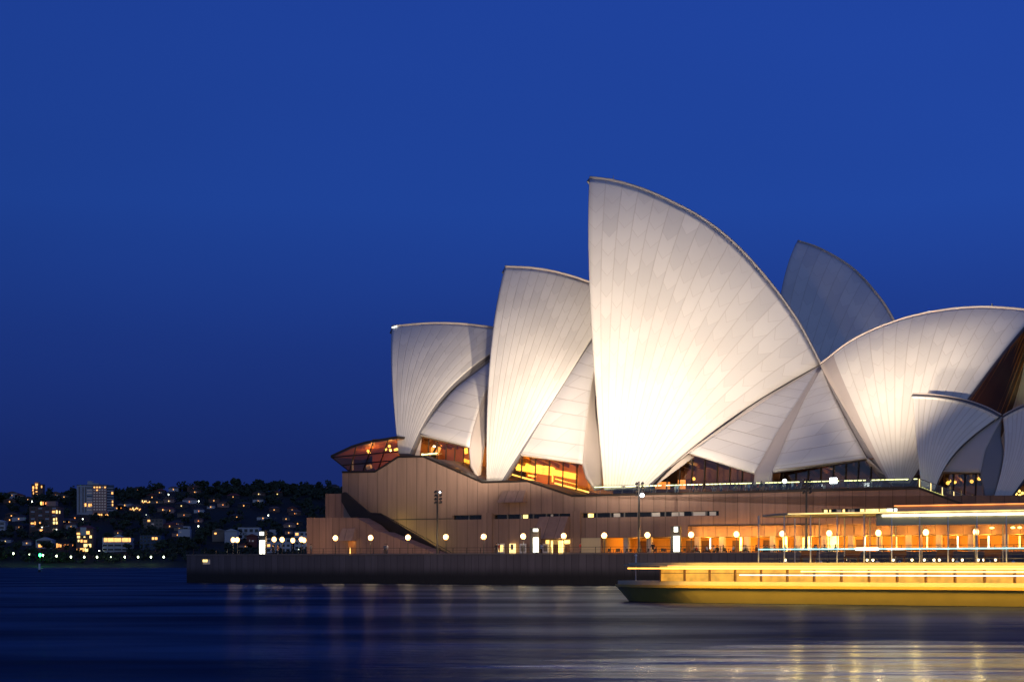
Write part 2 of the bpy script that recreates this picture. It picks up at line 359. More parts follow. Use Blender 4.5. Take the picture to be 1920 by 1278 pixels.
def tree(loc, h, r, label, group=None, n=110):
    t = empty('tree', loc, label, 'tree', group); L = V3(loc)
    tr = MB(); tr.tube(L - ZV * .5, L + ZV * h * .55, r * .09, 6, r * .05)
    for k in range(4):
        a = k * 1.6; tr.tube(L + ZV * h * .35, L + V3((math.cos(a) * r * .5, math.sin(a) * r * .5, h * .68)), r * .04, 5, r * .02)
    tr.build('trunk', M['bark'], t)
    c = MB(); leafcloud(c, L + ZV * (h * .68), r, h * .42, n, r * .2); c.build('crown', M['leafE'], t, fix=False)
    return t
skyt = [(8, 922, 16), (95, 915, 10), (130, 924, 9), (222, 924, 8), (244, 912, 10), (300, 905, 14), (378, 900, 15), (406, 903, 9), (441, 897, 17), (487, 899, 9), (500, 905, 12), (527, 902, 16), (575, 908, 14), (616, 900, 8), (265, 912, 9), (345, 908, 12), (180, 928, 8)]
skyt.sort()
for i, (px, py, rp) in enumerate(skyt):
    X = (px - 960) / F * (RDG + 8); g = terr(X, RDG + 8); top = CH + (HY - py) * (RDG + 8) / F
    h = max(7, top - g); r = rp / F * RDG
    kind = 'tall pointed' if rp < 9.5 else ('broad round' if rp > 13 else 'bushy')
    tree((X, RDG + 8, g), h, r, f'{kind} dark tree on the far skyline, {ordn(i)} from the open end of the ridge', 'trees on the skyline', 170)
sht = [(30, 1032, 12), (88, 1028, 15), (125, 1036, 7), (170, 1040, 8), (240, 1033, 10), (300, 1030, 16), (345, 1022, 20), (375, 1020, 16), (20, 1000, 12), (110, 1006, 14), (232, 990, 14), (385, 1005, 15)]
for i, (px, py, rp) in enumerate(sorted(sht)):
    p = hill_at(px, py + 6); h = 11; r = rp / F * p.y
    tree(p, h, r, f'dark shoreline tree below the hillside houses, {ordn(i)} counting away from the open end', 'trees along the far shore', 150)

# ------------------------------------------------------------------ far buildings
def rgb(n, c, r=.8): return mat(n, c, r, .12, .1)
WALLS = {'white': rgb('white_render', (.48, .48, .50)), 'grey': rgb('grey_render', (.42, .42, .45)), 'brick': rgb('brown_brick', (.15, .085, .07)), 'red': rgb('red_tiled', (.17, .045, .04)),
         'blue': rgb('blue_render', (.06, .09, .15)), 'tan': rgb('tan_stone', (.20, .16, .13)), 'dark': rgb('dark_slate', (.05, .045, .05)), 'pink': rgb('pinkish_brick', (.38, .23, .19))}
RECTS = []
def block(px0, px1, pyt, pyb, wall, label, cat='house', roof=None, wins=(), cols=0, rows=0, lit=.12, winm='warmwin', flat_top=True, group=None, name='house', dep=None, extra=None):
    base = hill_at((px0 + px1) / 2, pyb); Y = base.y; k = Y / F
    x0, x1 = (px0 - 960) * k, (px1 - 960) * k; z1 = CH + (HY - pyt) * k; z0 = CH + (HY - pyb) * k - 4
    d = dep or max(8, (x1 - x0) * .7)
    t = empty(name, ((x0 + x1) / 2, Y, z0), label, cat, group); RECTS.append((px0, px1, pyt, pyb, Y))
    MB().wbox(x0, x1, Y, Y + d, z0, z1).build('wall', WALLS[wall], t)
    if roof:
        hh = min(5, max(2, (x1 - x0) * .18)); r = MB(); e = .7; m = (x0 + x1) / 2
        if roof[1] == 'gable': r.prism([(x0 - e, Y - e, z1 + .02), (x1 + e, Y - e, z1 + .02), (m, Y - e, z1 + hh)], V3((0, d + 2 * e, 0)))
        else: r.add([(x0 - e, Y - e, z1 + .02), (x1 + e, Y - e, z1 + .02), (x1 + e, Y + d + e, z1 + .02), (x0 - e, Y + d + e, z1 + .02), (x0 + (x1 - x0) * .28, Y + d * .5, z1 + hh), (x1 - (x1 - x0) * .28, Y + d * .5, z1 + hh)], [(0, 1, 5, 4), (1, 2, 5), (2, 3, 4, 5), (3, 0, 4), (0, 3, 2, 1)])
        r.build('roof', WALLS[roof[0]], t)
    else:
        MB().wbox(x0 - .3, x1 + .3, Y - .3, Y + d + .3, z1 + .02, z1 + .5).build('roof', WALLS['dark'], t)
    n = 0
    if cols:
        W_, H_ = x1 - x0, z1 - (z0 + 4)
        for j in range(rows):
            for i in range(cols):
                cx = x0 + W_ * (i + .5) / cols; cz = z1 - H_ * (j + .55) / rows
                rr = random.random(); mm = M[winm] if rr < lit else (M['dimwin'] if rr < lit + .12 else M['dglass'])
                MB().wbox(cx - W_ / cols * .3, cx + W_ / cols * .3, Y - .12, Y - .01, cz - H_ / rows * .26, cz + H_ / rows * .26).build('window', mm, t); n += 1
    for (a, b_, c, d_, mm) in wins:
        MB().wbox((a - 960) * k, (b_ - 960) * k, Y - .3, Y - .05, CH + (HY - d_) * k, CH + (HY - c) * k).build('window', M[mm], t)
    if extra: extra(t, k, Y, d)
    return t
def pxbox(t, k, Y, a, b_, c, d_, m, name, dy0=-.3, dy1=-.05):
    return MB().wbox((a - 960) * k, (b_ - 960) * k, Y + dy0, Y + dy1, CH + (HY - d_) * k, CH + (HY - c) * k).build(name, m, t)
def ex_tower(t, k, Y, d):
    pxbox(t, k, Y, 163, 172, 901, 909, WALLS['white'], 'plant_room', 2, 9); pxbox(t, k, Y, 172, 184, 905, 909, WALLS['grey'], 'plant_room', 2, 9)
    pxbox(t, k, Y, 175, 201, 909.5, 962, WALLS['pink'], 'central_bay', -2.5, -.02)
    pxbox(t, k, Y, 201, 214, 909, 957, WALLS['blue'], 'side_wing', -1.2, -.02)
    for x in (148, 155, 160): pxbox(t, k, Y, x, x + 1.6, 912, 960, WALLS['tan'], 'fin', -.5, -.02)
    for j in range(9):
        y = 912 + j * 5.2
        for i in range(5):
            x = 176.5 + i * 5; lit = (j == 0 and i != 3) or (j, i) in ((1, 1),)
            pxbox(t, k, Y, x, x + 3, y, y + 2.4, M['warmwin'] if lit else M['dimwin'], 'window', -2.7, -2.55)
        pxbox(t, k, Y, 201.5, 213.5, y + 2, y + 3.6, WALLS['grey'], 'balcony', -2.2, -1.25)
        pxbox(t, k, Y, 163, 173, y + 1, y + 2.4, M['dimwin'] if j % 3 else M['dglass'], 'window', -.3, -.05)
    for a in ((159, 162, 943, 949), (166, 169, 944, 949), (170, 172, 944, 948)): pxbox(t, k, Y, *a, M['warmwin'], 'window', -.8, -.55)
    for a in ((211, 213, 938, 942), (211, 213, 944, 948), (210, 213, 922, 926)): pxbox(t, k, Y, *a, M['warmwin'], 'window', -2.6, -2.3)
    for i in range(8): pxbox(t, k, Y, 178 + i * 4, 180.6 + i * 4, 963, 966, M['warmwin'], 'window', -2.8, -2.52)
block(144, 201, 909, 966, 'grey', 'tall pale apartment tower with orange windows along its top floor', 'apartment tower', name='apartment_tower', extra=ex_tower, dep=30)
def ex_slim(t, k, Y, d):
    pxbox(t, k, Y, 64, 72, 903, 909, WALLS['pink'], 'roof_block', 1, 8)
    for a in ((61, 64, 911, 916), (66, 71, 906, 910), (67, 70, 911, 916), (61, 63, 917, 920), (77, 79, 910, 914), (62, 63.5, 922, 926), (67, 70, 920, 922), (67, 70, 926, 928)): pxbox(t, k, Y, *a, M['warmwin'], 'window')
block(59, 80, 908, 931, 'brick', 'slim brick tower on the ridge glowing with orange windows', 'apartment tower', name='apartment_tower', extra=ex_slim, cols=0)
def ex_brick(t, k, Y, d):
    pxbox(t, k, Y, 86, 104, 939, 949, WALLS['pink'], 'penthouse', 1, 10)
    for j in range(7):
        for i, x in enumerate((58, 72, 85, 98)):
            y = 951 + j * 6.6; pxbox(t, k, Y, x, x + 7, y, y + 3, WALLS['grey'] if (i + j) % 2 else M['dglass'], 'window')
    for a, m in (((76, 79, 940, 946), 'gold'), ((80, 82, 940, 946), 'orange'), ((85, 87, 941, 945), 'orange'), ((98, 103, 957, 961), 'warmwin'), ((105, 108, 956, 962), 'yelwin'), ((111, 113, 957, 962), 'yelwin'),
                 ((100, 103, 971, 975), 'yelwin'), ((100, 103, 977, 982), 'yelwin'), ((105, 107, 970, 975), 'yelwin'), ((105, 108, 977, 982), 'yelwin'), ((100, 103, 991, 996), 'yelwin'), ((105, 107, 991, 996), 'whitewin'),
                 ((58, 64, 979, 982), 'warmwin'), ((65, 67, 977, 983), 'warmwin'), ((74, 76, 978, 981), 'warmwin'), ((78, 80, 987, 989), 'whitewin'), ((75, 80, 992, 995), 'warmwin')):
        pxbox(t, k, Y, *a, M[m], 'window', -.6, -.35)
block(55, 109, 949, 997, 'brick', 'broad brown brick apartment block with a pink penthouse on its roof', 'apartment block', name='apartment_block', extra=ex_brick)
def ex_club(t, k, Y, d):
    for a in ((195, 201), (202, 213), (214, 227), (229, 240), (241, 245)): pxbox(t, k, Y, a[0], a[1], 1008, 1015, M['warmwin'], 'window')
    for x in (201, 213, 228, 241): pxbox(t, k, Y, x, x + 1.4, 1015, 1035, WALLS['white'], 'column', -.9, -.32)
    for y in (1020, 1028): pxbox(t, k, Y, 193, 242, y, y + 3, M['dglass'], 'window', -.5, -.3)
    r = MB(); z = CH + (HY - 1006) * k; r.prism([((212 - 960) * k, Y - 1, z), ((230 - 960) * k, Y - 1, z), ((221 - 960) * k, Y - 1, z + 2.4)], V3((0, 8, 0))); r.build('gable', WALLS['white'], t)
block(192, 243, 1007, 1034, 'white', 'long white house whose whole top floor is lit amber', name='house', extra=ex_club)
def ex_mans(t, k, Y, d):
    for a in ((144, 150, 998, 1002), (162, 168, 995, 1001), (145, 150, 1004, 1008), (157, 160, 1005, 1007), (168, 172, 1003, 1008), (146, 149, 1011, 1015), (151, 155, 1011, 1016), (157, 163, 1012, 1016), (157, 164, 1019, 1025), (166, 171, 1019, 1025), (144, 149, 1028, 1032), (150, 158, 1027, 1033), (159, 165, 1027, 1034), (166, 170, 1028, 1032)):
        pxbox(t, k, Y, *a, M[random.choice(['warmwin', 'yelwin', 'warmwin'])], 'window')
    pxbox(t, k, Y, 151, 162, 988, 1003, WALLS['white'], 'bay_front', -1.2, -.02)
block(143, 175, 990, 1034, 'brick', 'red roofed mansion with its lower floors ablaze with yellow windows', 'mansion', ('red', 'hip'), name='mansion', extra=ex_mans)
block(67, 98, 1012, 1028, 'white', 'small white gabled villa with one orange window near the shore', 'villa', ('grey', 'gable'), wins=[(72, 78, 1020, 1025, 'warmwin'), (79, 83, 1021, 1024, 'orange'), (69, 95, 1013, 1017, 'dglass')], name='villa')
block(-12, 10, 978, 995, 'white', 'white gabled house cut by the edge, with two dark window bands', 'house', ('white', 'gable'), wins=[(-8, 7, 980, 982.5, 'dglass'), (-8, 7, 987, 990, 'dglass')])
block(262, 302, 1003, 1030, 'blue', 'dark blue block of flats with two small amber windows', 'block of flats', wins=[(285, 289, 1006.5, 1011, 'warmwin'), (290.5, 295, 1006.5, 1011, 'warmwin')], cols=6, rows=4, lit=0, name='block_of_flats')
def ex_step(t, k, Y, d):
    pxbox(t, k, Y, 343, 355, 986, 992, WALLS['white'], 'tower_room', 1, 8)
block(334, 356, 991, 1015, 'white', 'stepped pale house with a small tower room on top', wins=[(337, 340, 996, 998, 'dimwin'), (346, 350, 1007, 1010, 'dimwin'), (344, 352, 988, 990, 'dglass')], extra=ex_step)
block(268, 305, 972, 992, 'tan', 'tan stone house with a tall chimney in mid slope', ('house'), cols=5, rows=3, lit=.07, extra=lambda t, k, Y, d: pxbox(t, k, Y, 274, 277, 963, 972, WALLS['tan'], 'chimney', 1, 4))
block(104, 135, 1018, 1027, 'brick', 'low brick terrace with a row of orange windows by the shore', 'terrace house', wins=[(106, 108, 1018, 1026, 'warmwin'), (109, 112, 1019, 1025, 'orange'), (113, 115, 1020, 1025, 'warmwin'), (120, 129, 1020, 1023, 'orange'), (136, 139, 1020, 1023, 'orange')], name='terrace_house')
block(446, 486, 988, 1010, 'white', 'long white flat-roofed house above the promenade lamps', cols=4, rows=2, lit=0)
block(421, 445, 995, 1020, 'grey', 'grey gabled house behind the paired globe lamps', 'house', ('grey', 'gable'))
block(398, 420, 994, 1015, 'tan', 'tan gabled house beside a single bright yellow lamp', 'house', ('tan', 'gable'), wins=[(402, 406, 998, 1001, 'warmwin')])
block(462, 482, 1004, 1026, 'red', 'dark red gabled house behind the first lit signpost', 'house', ('red', 'gable'), wins=[(467, 469, 1011, 1015, 'dimwin'), (472, 476, 1012, 1015, 'dimwin')])
block(499, 545, 1008, 1035, 'white', 'wide pale house glimpsed between the far globe lamps', cols=5, rows=3, lit=.1)
block(552, 580, 996, 1030, 'white', 'tall pale house next to the end block of the podium', cols=3, rows=4, lit=.05)
block(505, 518, 992, 1004, 'grey', 'small grey flat above the row of far lamps')
SM = [(18, 940, 'w'), (36, 931, 'w'), (52, 936, 'w'), (104, 928, 'o'), (120, 931, 'w'), (258, 918, 'o'), (299, 923, 'w'), (325, 917, 'w'), (363, 916, 'o'), (340, 948, 'y'), (395, 950, 'w'), (418, 946, 'o'), (437, 931, 'w'), (485, 926, 'y'), (484, 939, 'w'), (520, 926, 'y'),
      (623, 914, 'o'), (548, 956, 'w'), (444, 969, 'w'), (493, 971, 'w'), (275, 939, 'Y'), (253, 953, 'Y'), (285, 932, 'w'), (50, 1018, 'w'), (235, 982, 'w'), (331, 982, 'o'), (345, 965, 'o'), (372, 976, 'o'), (355, 940, 'o'), (10, 1014, 'y'), (401, 938, 'w'), (318, 986, 'w'), (293, 1034, 'w'),
      (365, 922, 'w'), (227, 952, 'o'), (22, 928, 'w'), (36, 988, 'w'), (18, 974, 'w'), (35, 972, 'w'), (318, 957, 'w'), (128, 986, 'o'), (460, 1024, 'w')]
for _ in range(24):
    x_ = random.uniform(4, 560); SM.append((round(x_, 1), round(random.uniform(max(930, 960 - x_ * .09), 1004), 1), random.choice('wwoyw')))
SM.sort()
for i, (px, py, kd) in enumerate(SM):
    wd_ = random.uniform(7, 13); ht = random.uniform(4.5, 7)
    wl = random.choice(['pink', 'tan', 'grey', 'white', 'brick', 'dark', 'dark', 'brick'])
    ws = []
    mm = {'w': 'warmwin', 'o': 'orange', 'y': 'yelwin', 'Y': 'yelwin'}[kd]
    if kd == 'Y':
        for q in range(9): a = px - 9 + q * 2.3 + random.uniform(-.5, .5); b_ = py + random.uniform(-3, 2); ws.append((a, a + random.uniform(1.2, 2), b_, b_ + random.uniform(2, 3.5), random.choice(['warmwin', 'yelwin'])))
        wd_ = 12
    else:
        hw_ = random.uniform(.45, 1.0); ws.append((px - hw_, px + hw_, py - random.uniform(.7, 1.3), py + random.uniform(.7, 1.2), mm))
        if random.random() < .35: ws.append((px + 2.2, px + 4, py - 1, py + 1, 'dimwin'))
    where = 'on the ridge' if py < 935 else ('mid slope' if py < 985 else 'near the shore')
    wname = {'pink': 'pinkish', 'tan': 'tan', 'grey': 'grey', 'white': 'pale', 'brick': 'brown brick', 'dark': 'dark'}[wl]
    block(px - wd_, px + wd_, py - ht * .55, py + ht * .7, wl, f'small {wname} cottage{" ablaze with light" if kd == "Y" else ""} {where}, {ordn(i)} lit cottage from the open end', 'cottage',
          (random.choice(['red', 'dark', 'dark', 'brick']), random.choice(['hip', 'gable'])), wins=ws, name='cottage', group='cottages on the far hillside', dep=9)
def clear(X, Y, z, r, h):
    x = 960 + F * X / Y; y = HY - F * (z - CH) / Y; rp = r * F / Y * .8; hp = h * F / Y * .8
    return not any(Y < by and a - rp < x < b + rp and c - hp < y < d - 1 + hp * .35 for a, b, c, d, by in RECTS)
wd = MB()
for _ in range(1500):
    X = random.uniform(-800, 150); t = random.random() ** .8; Y = SHY + 22 + t * (RDG - SHY)
    if Y < SHY + 60 and random.random() < .4: continue
    g = terr(X, Y); r = random.uniform(5, 9); h = random.uniform(7, 12) * (1 + .2 * (t > .9))
    if not clear(X, Y, g + h * .5, r, h * .55): continue
    leafcloud(wd, (X, Y, g + h * .5), r, h * .55, 34, 1.7)
for _ in range(330):
    X = random.uniform(-860, 150); Y = RDG + random.uniform(-30, 14); g = terr(X, Y); r = random.uniform(7, 12); h = random.uniform(5, 10)
    if not clear(X, Y, g + h * .35, r, h * .7): continue
    leafcloud(wd, (X, Y, g + h * .35), r, h * .75, 60, 1.9)
for _ in range(200):
    X = random.uniform(-800, 0); Y = SHY + random.uniform(30, 70); g = terr(X, Y); r = random.uniform(5, 9)
    if not clear(X, Y, g + 3, r, 5.5): continue
    leafcloud(wd, (X, Y, g + 3), r, 5.5, 40, 1.4)
o = wd.build('hillside_wood', M['leafD'], fix=False); o['kind'] = 'stuff'; tag(o, 'dark mass of trees covering the far hillside', 'wood')
# far street lamps
def far_lamp(name, loc, r, h, m, label, group, cat='street lamp'):
    t = empty(name, loc, label, cat, group); L = V3(loc)
    MB().tube(L - ZV * .5, L + ZV * (h - r), .12, 5).build('pole', M['black'], t)
    MB().ball(L + ZV * h, r, r, r * 1.35, 8, 6).build('lamp_head', m, t, True); return t
M['greenl'] = emit('green_beacon', (.02, 1, .15), 26)
M['parkl'] = emit('park_lamp', (.86, 1, .62), 9)
pk = [25, 55, 80.5, 106, 133, 158, 182, 208, 234, 259, 283, 307]
p0 = None
for i, px in enumerate(pk):
    py = 1037 + min(6.5, i * 1.6); Y = SHY + 16; X = (px - 960) / F * Y; z = terr(X, Y); top = CH + (HY - py) * Y / F
    r = .75 if px not in (208, 55) else .4
    far_lamp('park_lamp', (X, Y, z), r, top - z, M['parkl'], f'greenish white park lamp by the far shore, {ordn(i)} from the open end of the row', 'park lamps along the far shore')
    if i % 2 == 0: point('park_lamp_glow', (X, Y - 1, top - 1.5), 420, (.5, 1, .35), 1)
Y = SHY + 4; X = (75 - 960) / F * Y
far_lamp('beacon', (X, Y, terr(X, Y)), 1.1, CH + 18 * Y / F - terr(X, Y), M['greenl'], 'bright green navigation light on the far shore', None, 'beacon')
point('beacon_glow', (X, Y - 2, 9), 1500, (.05, 1, .2), 1)
sl = [(60, 940), (224, 922), (316, 927), (365, 929), (440, 930), (503, 966), (155, 973), (275, 965), (127, 1004), (372, 987), (186, 1034), (335, 1031), (460, 1020), (372.5, 940), (410, 999), (560, 1031)]
for i, (px, py) in enumerate(sorted(sl)):
    b = hill_at(px, py + 4); top = CH + (HY - py) * b.y / F
    far_lamp('street_lamp', b, .55, max(2.5, top - b.z), M['yelwin'] if px == 410 else M['globe_w'], f'{"yellow" if px == 410 else "white"} street lamp shining between the hillside trees, {ordn(i)} from the open end', 'street lamps on the far hillside')
# channel marker in the water
mk = ptz(74, 1072, 0.0001) if False else V3(((74 - 960) / F * 594, 594, 0))
t = empty('channel_marker', mk, 'short white pile standing in the open water before the far shore', 'channel marker')
MB().tube(mk - ZV, mk + ZV * .9, .42, 10).build('pile', M['black'], t); MB().tube(mk + ZV * .92, mk + ZV * 3.1, .40, 10, .34).build('marker_post', M['white'], t)

# ------------------------------------------------------------------ quay: promenade slab and seawall
GZ = 4.07
sL = S(350, 0); sR = 150.0
pr = MB(); pr.box(sL + .62, sR, .62, 150, -2, GZ); struct(pr.build('promenade', M['paving']))
sS = S(1452, 0)
t = empty('seawall', B(sL, 0, 0), 'long dark concrete seawall stained black along the waterline', 'seawall')
x0 = MB(); a, b, c, d = S(378.5, 0), S(394, 0), 2.7 + 12 * .081, 2.7 + 3.5 * .081
c, d = Zp(386, 1057, 0), Zp(386, 1048, 0)
x0.box(sL, a, 0, .6, -2, GZ + .02); x0.box(b, sR, 0, .6, -2, GZ + .02); x0.box(a, b, 0, .6, -2, c); x0.box(a, b, 0, .6, d, GZ + .02)
x0.box(sL, sL + .6, .6, 150, -2, GZ + .02); x0.build('wall', M['seawall'], t)
x1 = MB(); x1.box(a, b, .25, .3, c, d); x1.build('lit_window', M['dimwin'], t)
x1 = MB(); x1.box(a + .05, (a + b) / 2 + .1, .15, .2, (c + d) / 2, d - .02); x1.build('lit_window', M['yelwin'], t)
x1 = MB(); x1.box((a + b) / 2 + .2, b - .02, .1, .14, c + .05, d - .15); x1.build('lit_window', M['dimwin'], t)
x2 = MB(); x2.box(sL - .1, sR, -.08, .55, GZ + .03, GZ + .2); x2.build('coping', M['paving'], t)
# lower terrace in front of the seawall, far end
LT = 2.15
lt = MB(); lt.box(sS, sR, -7.0, -.1, -2, LT); struct(lt.build('lower_terrace', M['paving']))
t = empty('parapet', B(sS, -7, 0), 'low dark parapet wall edging the lower terrace above the water', 'parapet')
lt = MB(); lt.box(sS, sR, -7.4, -7.02, -2, LT + .62); lt.build('wall', M['seawall'], t)

# railing along the promenade
def railing(name, s0, s1, w0, z, h, label, m=M['black'], step=2.0, mid=True):
    t = empty(name, B(s0, w0, z), label, 'railing')
    r = MB(); r.box(s0, s1, w0, w0 + .06, z + h - .05, z + h); r.build('top_rail', m, t)
    if mid:
        r = MB()
        for q in (.3, .6): r.box(s0, s1, w0 + .01, w0 + .04, z + h * q, z + h * q + .025)
        r.build('cable', m, t)
    k = int((s1 - s0) / step)
    if k > 98: step = (s1 - s0) / 98; k = 98
    for i in range(k + 1):
        q = MB(); x = s0 + i * step; q.box(x - .03, x + .03, w0 - .02, w0 + .05, z, z + h - .052); q.build('post', m, t)
    return t
railing('railing', sL + .5, S(1452, 0), .9, GZ, 1.0, 'thin dark railing running along the promenade edge above the seawall', step=2.2)
railing('railing', S(1456, 0), 120, .9, GZ, 1.0, 'dark railing between the restaurant tables and the lower terrace', step=2.2)

# ------------------------------------------------------------------ the building
OH = empty('opera_house', B(0, 22, GZ), 'white tiled sail-roofed opera house on a brown granite podium', 'opera house')
W1 = 22.0
TOPZ = Zp(1348, 925, W1)
top = [(641.7, 886.5), (703, 885.6), (746.7, 858), (793, 857), (904, 905), (989, 904), (1073, 932), (1107, 931.5), (1723, 918.7), (1831, 956.7)]
prof = [(S(x, W1), Zp(x, y, W1)) for x, y in top]
for i in (6, 7, 8): prof[i] = (prof[i][0], TOPZ)
prof[4] = (prof[4][0], (prof[4][1] + prof[5][1]) / 2); prof[5] = (prof[5][0], prof[4][1])
prof.append((sR - 10, prof[-1][1]))
zlow = 6.66; ZR0, ZR1 = 9.60, 10.27
s_c = S(1127, W1); s_h = S(1290, W1)
def wallpoly(z0, inset, depth, w0, name, m, shrink=0.):
    p = [B(prof[0][0] + shrink, w0, z0)] + [B(s + (shrink if i == 0 else 0), w0, z - shrink) for i, (s, z) in enumerate(prof)] + [B(prof[-1][0], w0, z0)]
    q = MB(); q.prism(p, W * depth); return q.build(name, m, OH)
wallpoly(ZR1, 0, .6, W1, 'podium_wall', M['podium'])
wallpoly(zlow + .01, 0, 105, W1 + .75, 'podium_core', M['podium'], .03)
cr_ = MB(); cr_.box(prof[0][0] + .03, s_c, W1 + .75, 127, GZ, zlow); cr_.box(s_c, sR - 10, W1 + 11, 127, GZ, zlow); cr_.build('podium_core', M['podium'], OH)
# coping strip following the top of the podium
cp = MB()
for (sa, za), (sb, zb) in zip(prof, prof[1:]):
    cp.prism([B(sa, W1 - .12, za + .02), B(sb, W1 - .12, zb + .02), B(sb, W1 - .12, zb + .32), B(sa, W1 - .12, za + .32)], W * 2.4)
cp.build('coping', M['bronze'], OH)
# lower wall with the ribbon window gap above it
lw = MB(); lw.box(prof[0][0], s_c, W1, W1 + .6, GZ, ZR0)
lw.box(s_c, s_h, W1, W1 + .6, zlow, ZR0); lw.box(s_h, sR - 10, W1, W1 + .6, 8.15, ZR0)
lw.build('podium_wall', M['podium'], OH)
rib = [(848, 905), (925, 1070), (1091, 1348), (1540, 1700)]
cur = prof[0][0]
for a, b in rib + [(None, None)]:
    pr_ = MB(); pr_.box(cur, S(a, W1) if a else sR - 10, W1 + .003, W1 + .6, ZR0, ZR1); pr_.build('ribbon_pier', M['podium'], OH); cur = S(b, W1) if b else 0
for a, b in ((905, 924), (1071, 1090)):
    q = MB(); q.box(S(a, W1), S(b, W1), W1 - .35, W1 - .003, GZ, ZR1 + .3); q.build('pilaster', M['podium'], OH)
for a, b in rib:
    f = MB(); f.box(S(a, W1), S(b, W1), W1 + .55, W1 + .62, ZR0 - .0, ZR1); wf = f.build('ribbon_window', M['dglass'], OH)
    n = int((b - a) / 24)
    for i in range(1, n):
        x = S(a + (b - a) * i / n, W1); q = MB(); q.box(x - .08, x + .08, W1 + .40, W1 + .54, ZR0, ZR1); q.build('mullion', M['steel'], wf)
for a, b, mm in ((978, 987, 'yelwin'), (972, 975, 'dimwin'), (1030, 1034, 'dimwin'), (1101, 1110, 'gold'), (1100, 1104, 'yelwin'), (1148, 1160, 'dimwin'), (1220, 1235, 'dimwin'), (1257, 1280, 'dimwin'), (1295, 1320, 'dimwin'), (1328, 1340, 'dimwin'),
                 (1543, 1549, 'yelwin'), (1553, 1556, 'yelwin'), (1566, 1575, 'dimwin'), (1578, 1582, 'yelwin'), (1588, 1600, 'dimwin'), (1611, 1640, 'yelwin'), (1641, 1660, 'yelwin'), (1661, 1688, 'whitewin')):
    q = MB(); q.box(S(a, W1), S(b, W1), W1 + .46, W1 + .53, ZR0 + .05, ZR1 - .08); q.build('lit_window', M[mm], OH)
ln = MB(); ln.box(S(712, W1), S(848, W1), W1 - .05, W1 - .003, ZR0 + .1, ZR0 + .22); ln.build('seam', M['black'], OH); ln = MB(); ln.box(S(1290, W1), S(1540, W1), W1 - .05, W1 - .003, 8.15, 8.3); ln.build('seam', M['black'], OH)
# stepped blocks and stair at the far end
q = MB(); q.prism([B(S(x, 14), 14, GZ if y > 1030 else Zp(x, y, 14)) for x, y in ((575, 1040), (575, 970), (668, 970), (690, 982), (706, 996), (716, 997), (826, 1040))], W * 3.5); q.build('stair_wall', M['podium_end'], OH)
q = MB(); q.prism([B(S(x, 20), 20, GZ if y > 1030 else Zp(x, y, 20)) for x, y in ((610, 1040), (610, 925), (643, 925), (666, 945), (704, 974), (704, 1040))], W * 1.2); q.build('stair_wall', M['podium_end'], OH)
q = MB(); q.prism([B(S(x, 17.8), 17.8, GZ if y > 1036 else Zp(x, y, 17.8)) for x, y in ((640, 940), (640, 924), (647, 922), (692, 960), (713, 962), (735, 976), (845, 1038), (700, 1038))], W * .35); q.build('stair_parapet', M['bronze'], OH)
st = MB()
s_a, z_a, s_b = S(650, 19), Zp(650, 935, 19), S(815, 19)
for i in range(40):
    sa = s_a + (s_b - s_a) * i / 40; z = z_a + (GZ - z_a) * (i + .5) / 40
    st.box(sa, sa + (s_b - s_a) / 40 - .005, 18.2, 19.95, GZ, z)
st.build('stair', M['paving'], OH)
q = MB(); ra, rb = pt(693, 961, 17.6), pt(714, 962, 17.6); rc = pt(846, 1035, 17.6); q.tube(ra, rb, .06); q.tube(rb, rc, .06); q.tube(pt(645, 922, 17.6), ra, .06); q.build('handrail', M['black'], OH)
point('stair_light', B(S(650, 18.6), 18.5, Zp(650, 966, 18.6)), 200, (1, .85, .12), .2)
point('stair_light', B(S(700, 18), 19.0, 6.2), 180, (1, .85, .12), .2)
point('stair_light', B(S(735, 19), 19.5, 8.6), 150, (1, .85, .2), .2)
point('stair_light', B(S(790, 19), 19.5, 6.4), 110, (1, .85, .2), .2)
# hoods (angled concrete awnings) and doors
def hood(xa, xb, yt, yb, wf, out, name='hood'):
    zt, zb = Zp((xa + xb) / 2, yt, wf), Zp((xa + xb) / 2, yb, wf - out)
    sa, sb = S(xa, wf), S(xb, wf); q = MB()
    q.hexa([B(sa - .3, wf - out, zb), B(sb, wf - out, zb), B(sb, wf - .003, zb), B(sa, wf - .003, zb), B(sa, wf - out * .25, zt), B(sb, wf - out * .25, zt), B(sb, wf - .003, zt), B(sa, wf - .003, zt)])
    return q.build(name, M['podium'], OH)
hood(945, 988, 920, 941, W1, 1.6); hood(1016, 1070, 968, 1009, W1, 3.0); hood(644, 668, 990, 1013, 14, 1.2)
def wallpanel(x0, x1, y0, y1, wf, m, name, proud=.06, par=None):
    q = MB(); zb = GZ + .02 if y1 >= 1036 else Zp((x0 + x1) / 2, y1, wf); q.box(S(x0, wf), S(x1, wf), wf - proud, wf - .004, zb, Zp((x0 + x1) / 2, y0, wf)); return q.build(name, m, par or OH)
M['door'] = mat('orange_timber_door', (.42, .17, .05), .5, .2, 1)
d_ = wallpanel(653, 668, 1013, 1037, 14, M['door'], 'door'); wallpanel(656.5, 657.5, 1026, 1036, 14, M['gold'], 'door_edge_light', .1, d_)
point('door_light', B(S(661, 14), 13.2, 6.0), 14, (1, .6, .2), .1)
wallpanel(1082, 1126, 1008, 1037, W1, M['cream'], 'service_panel', .05)
e = wallpanel(1023, 1070, 1011, 1037, W1, M['cream'], 'entrance', .08)
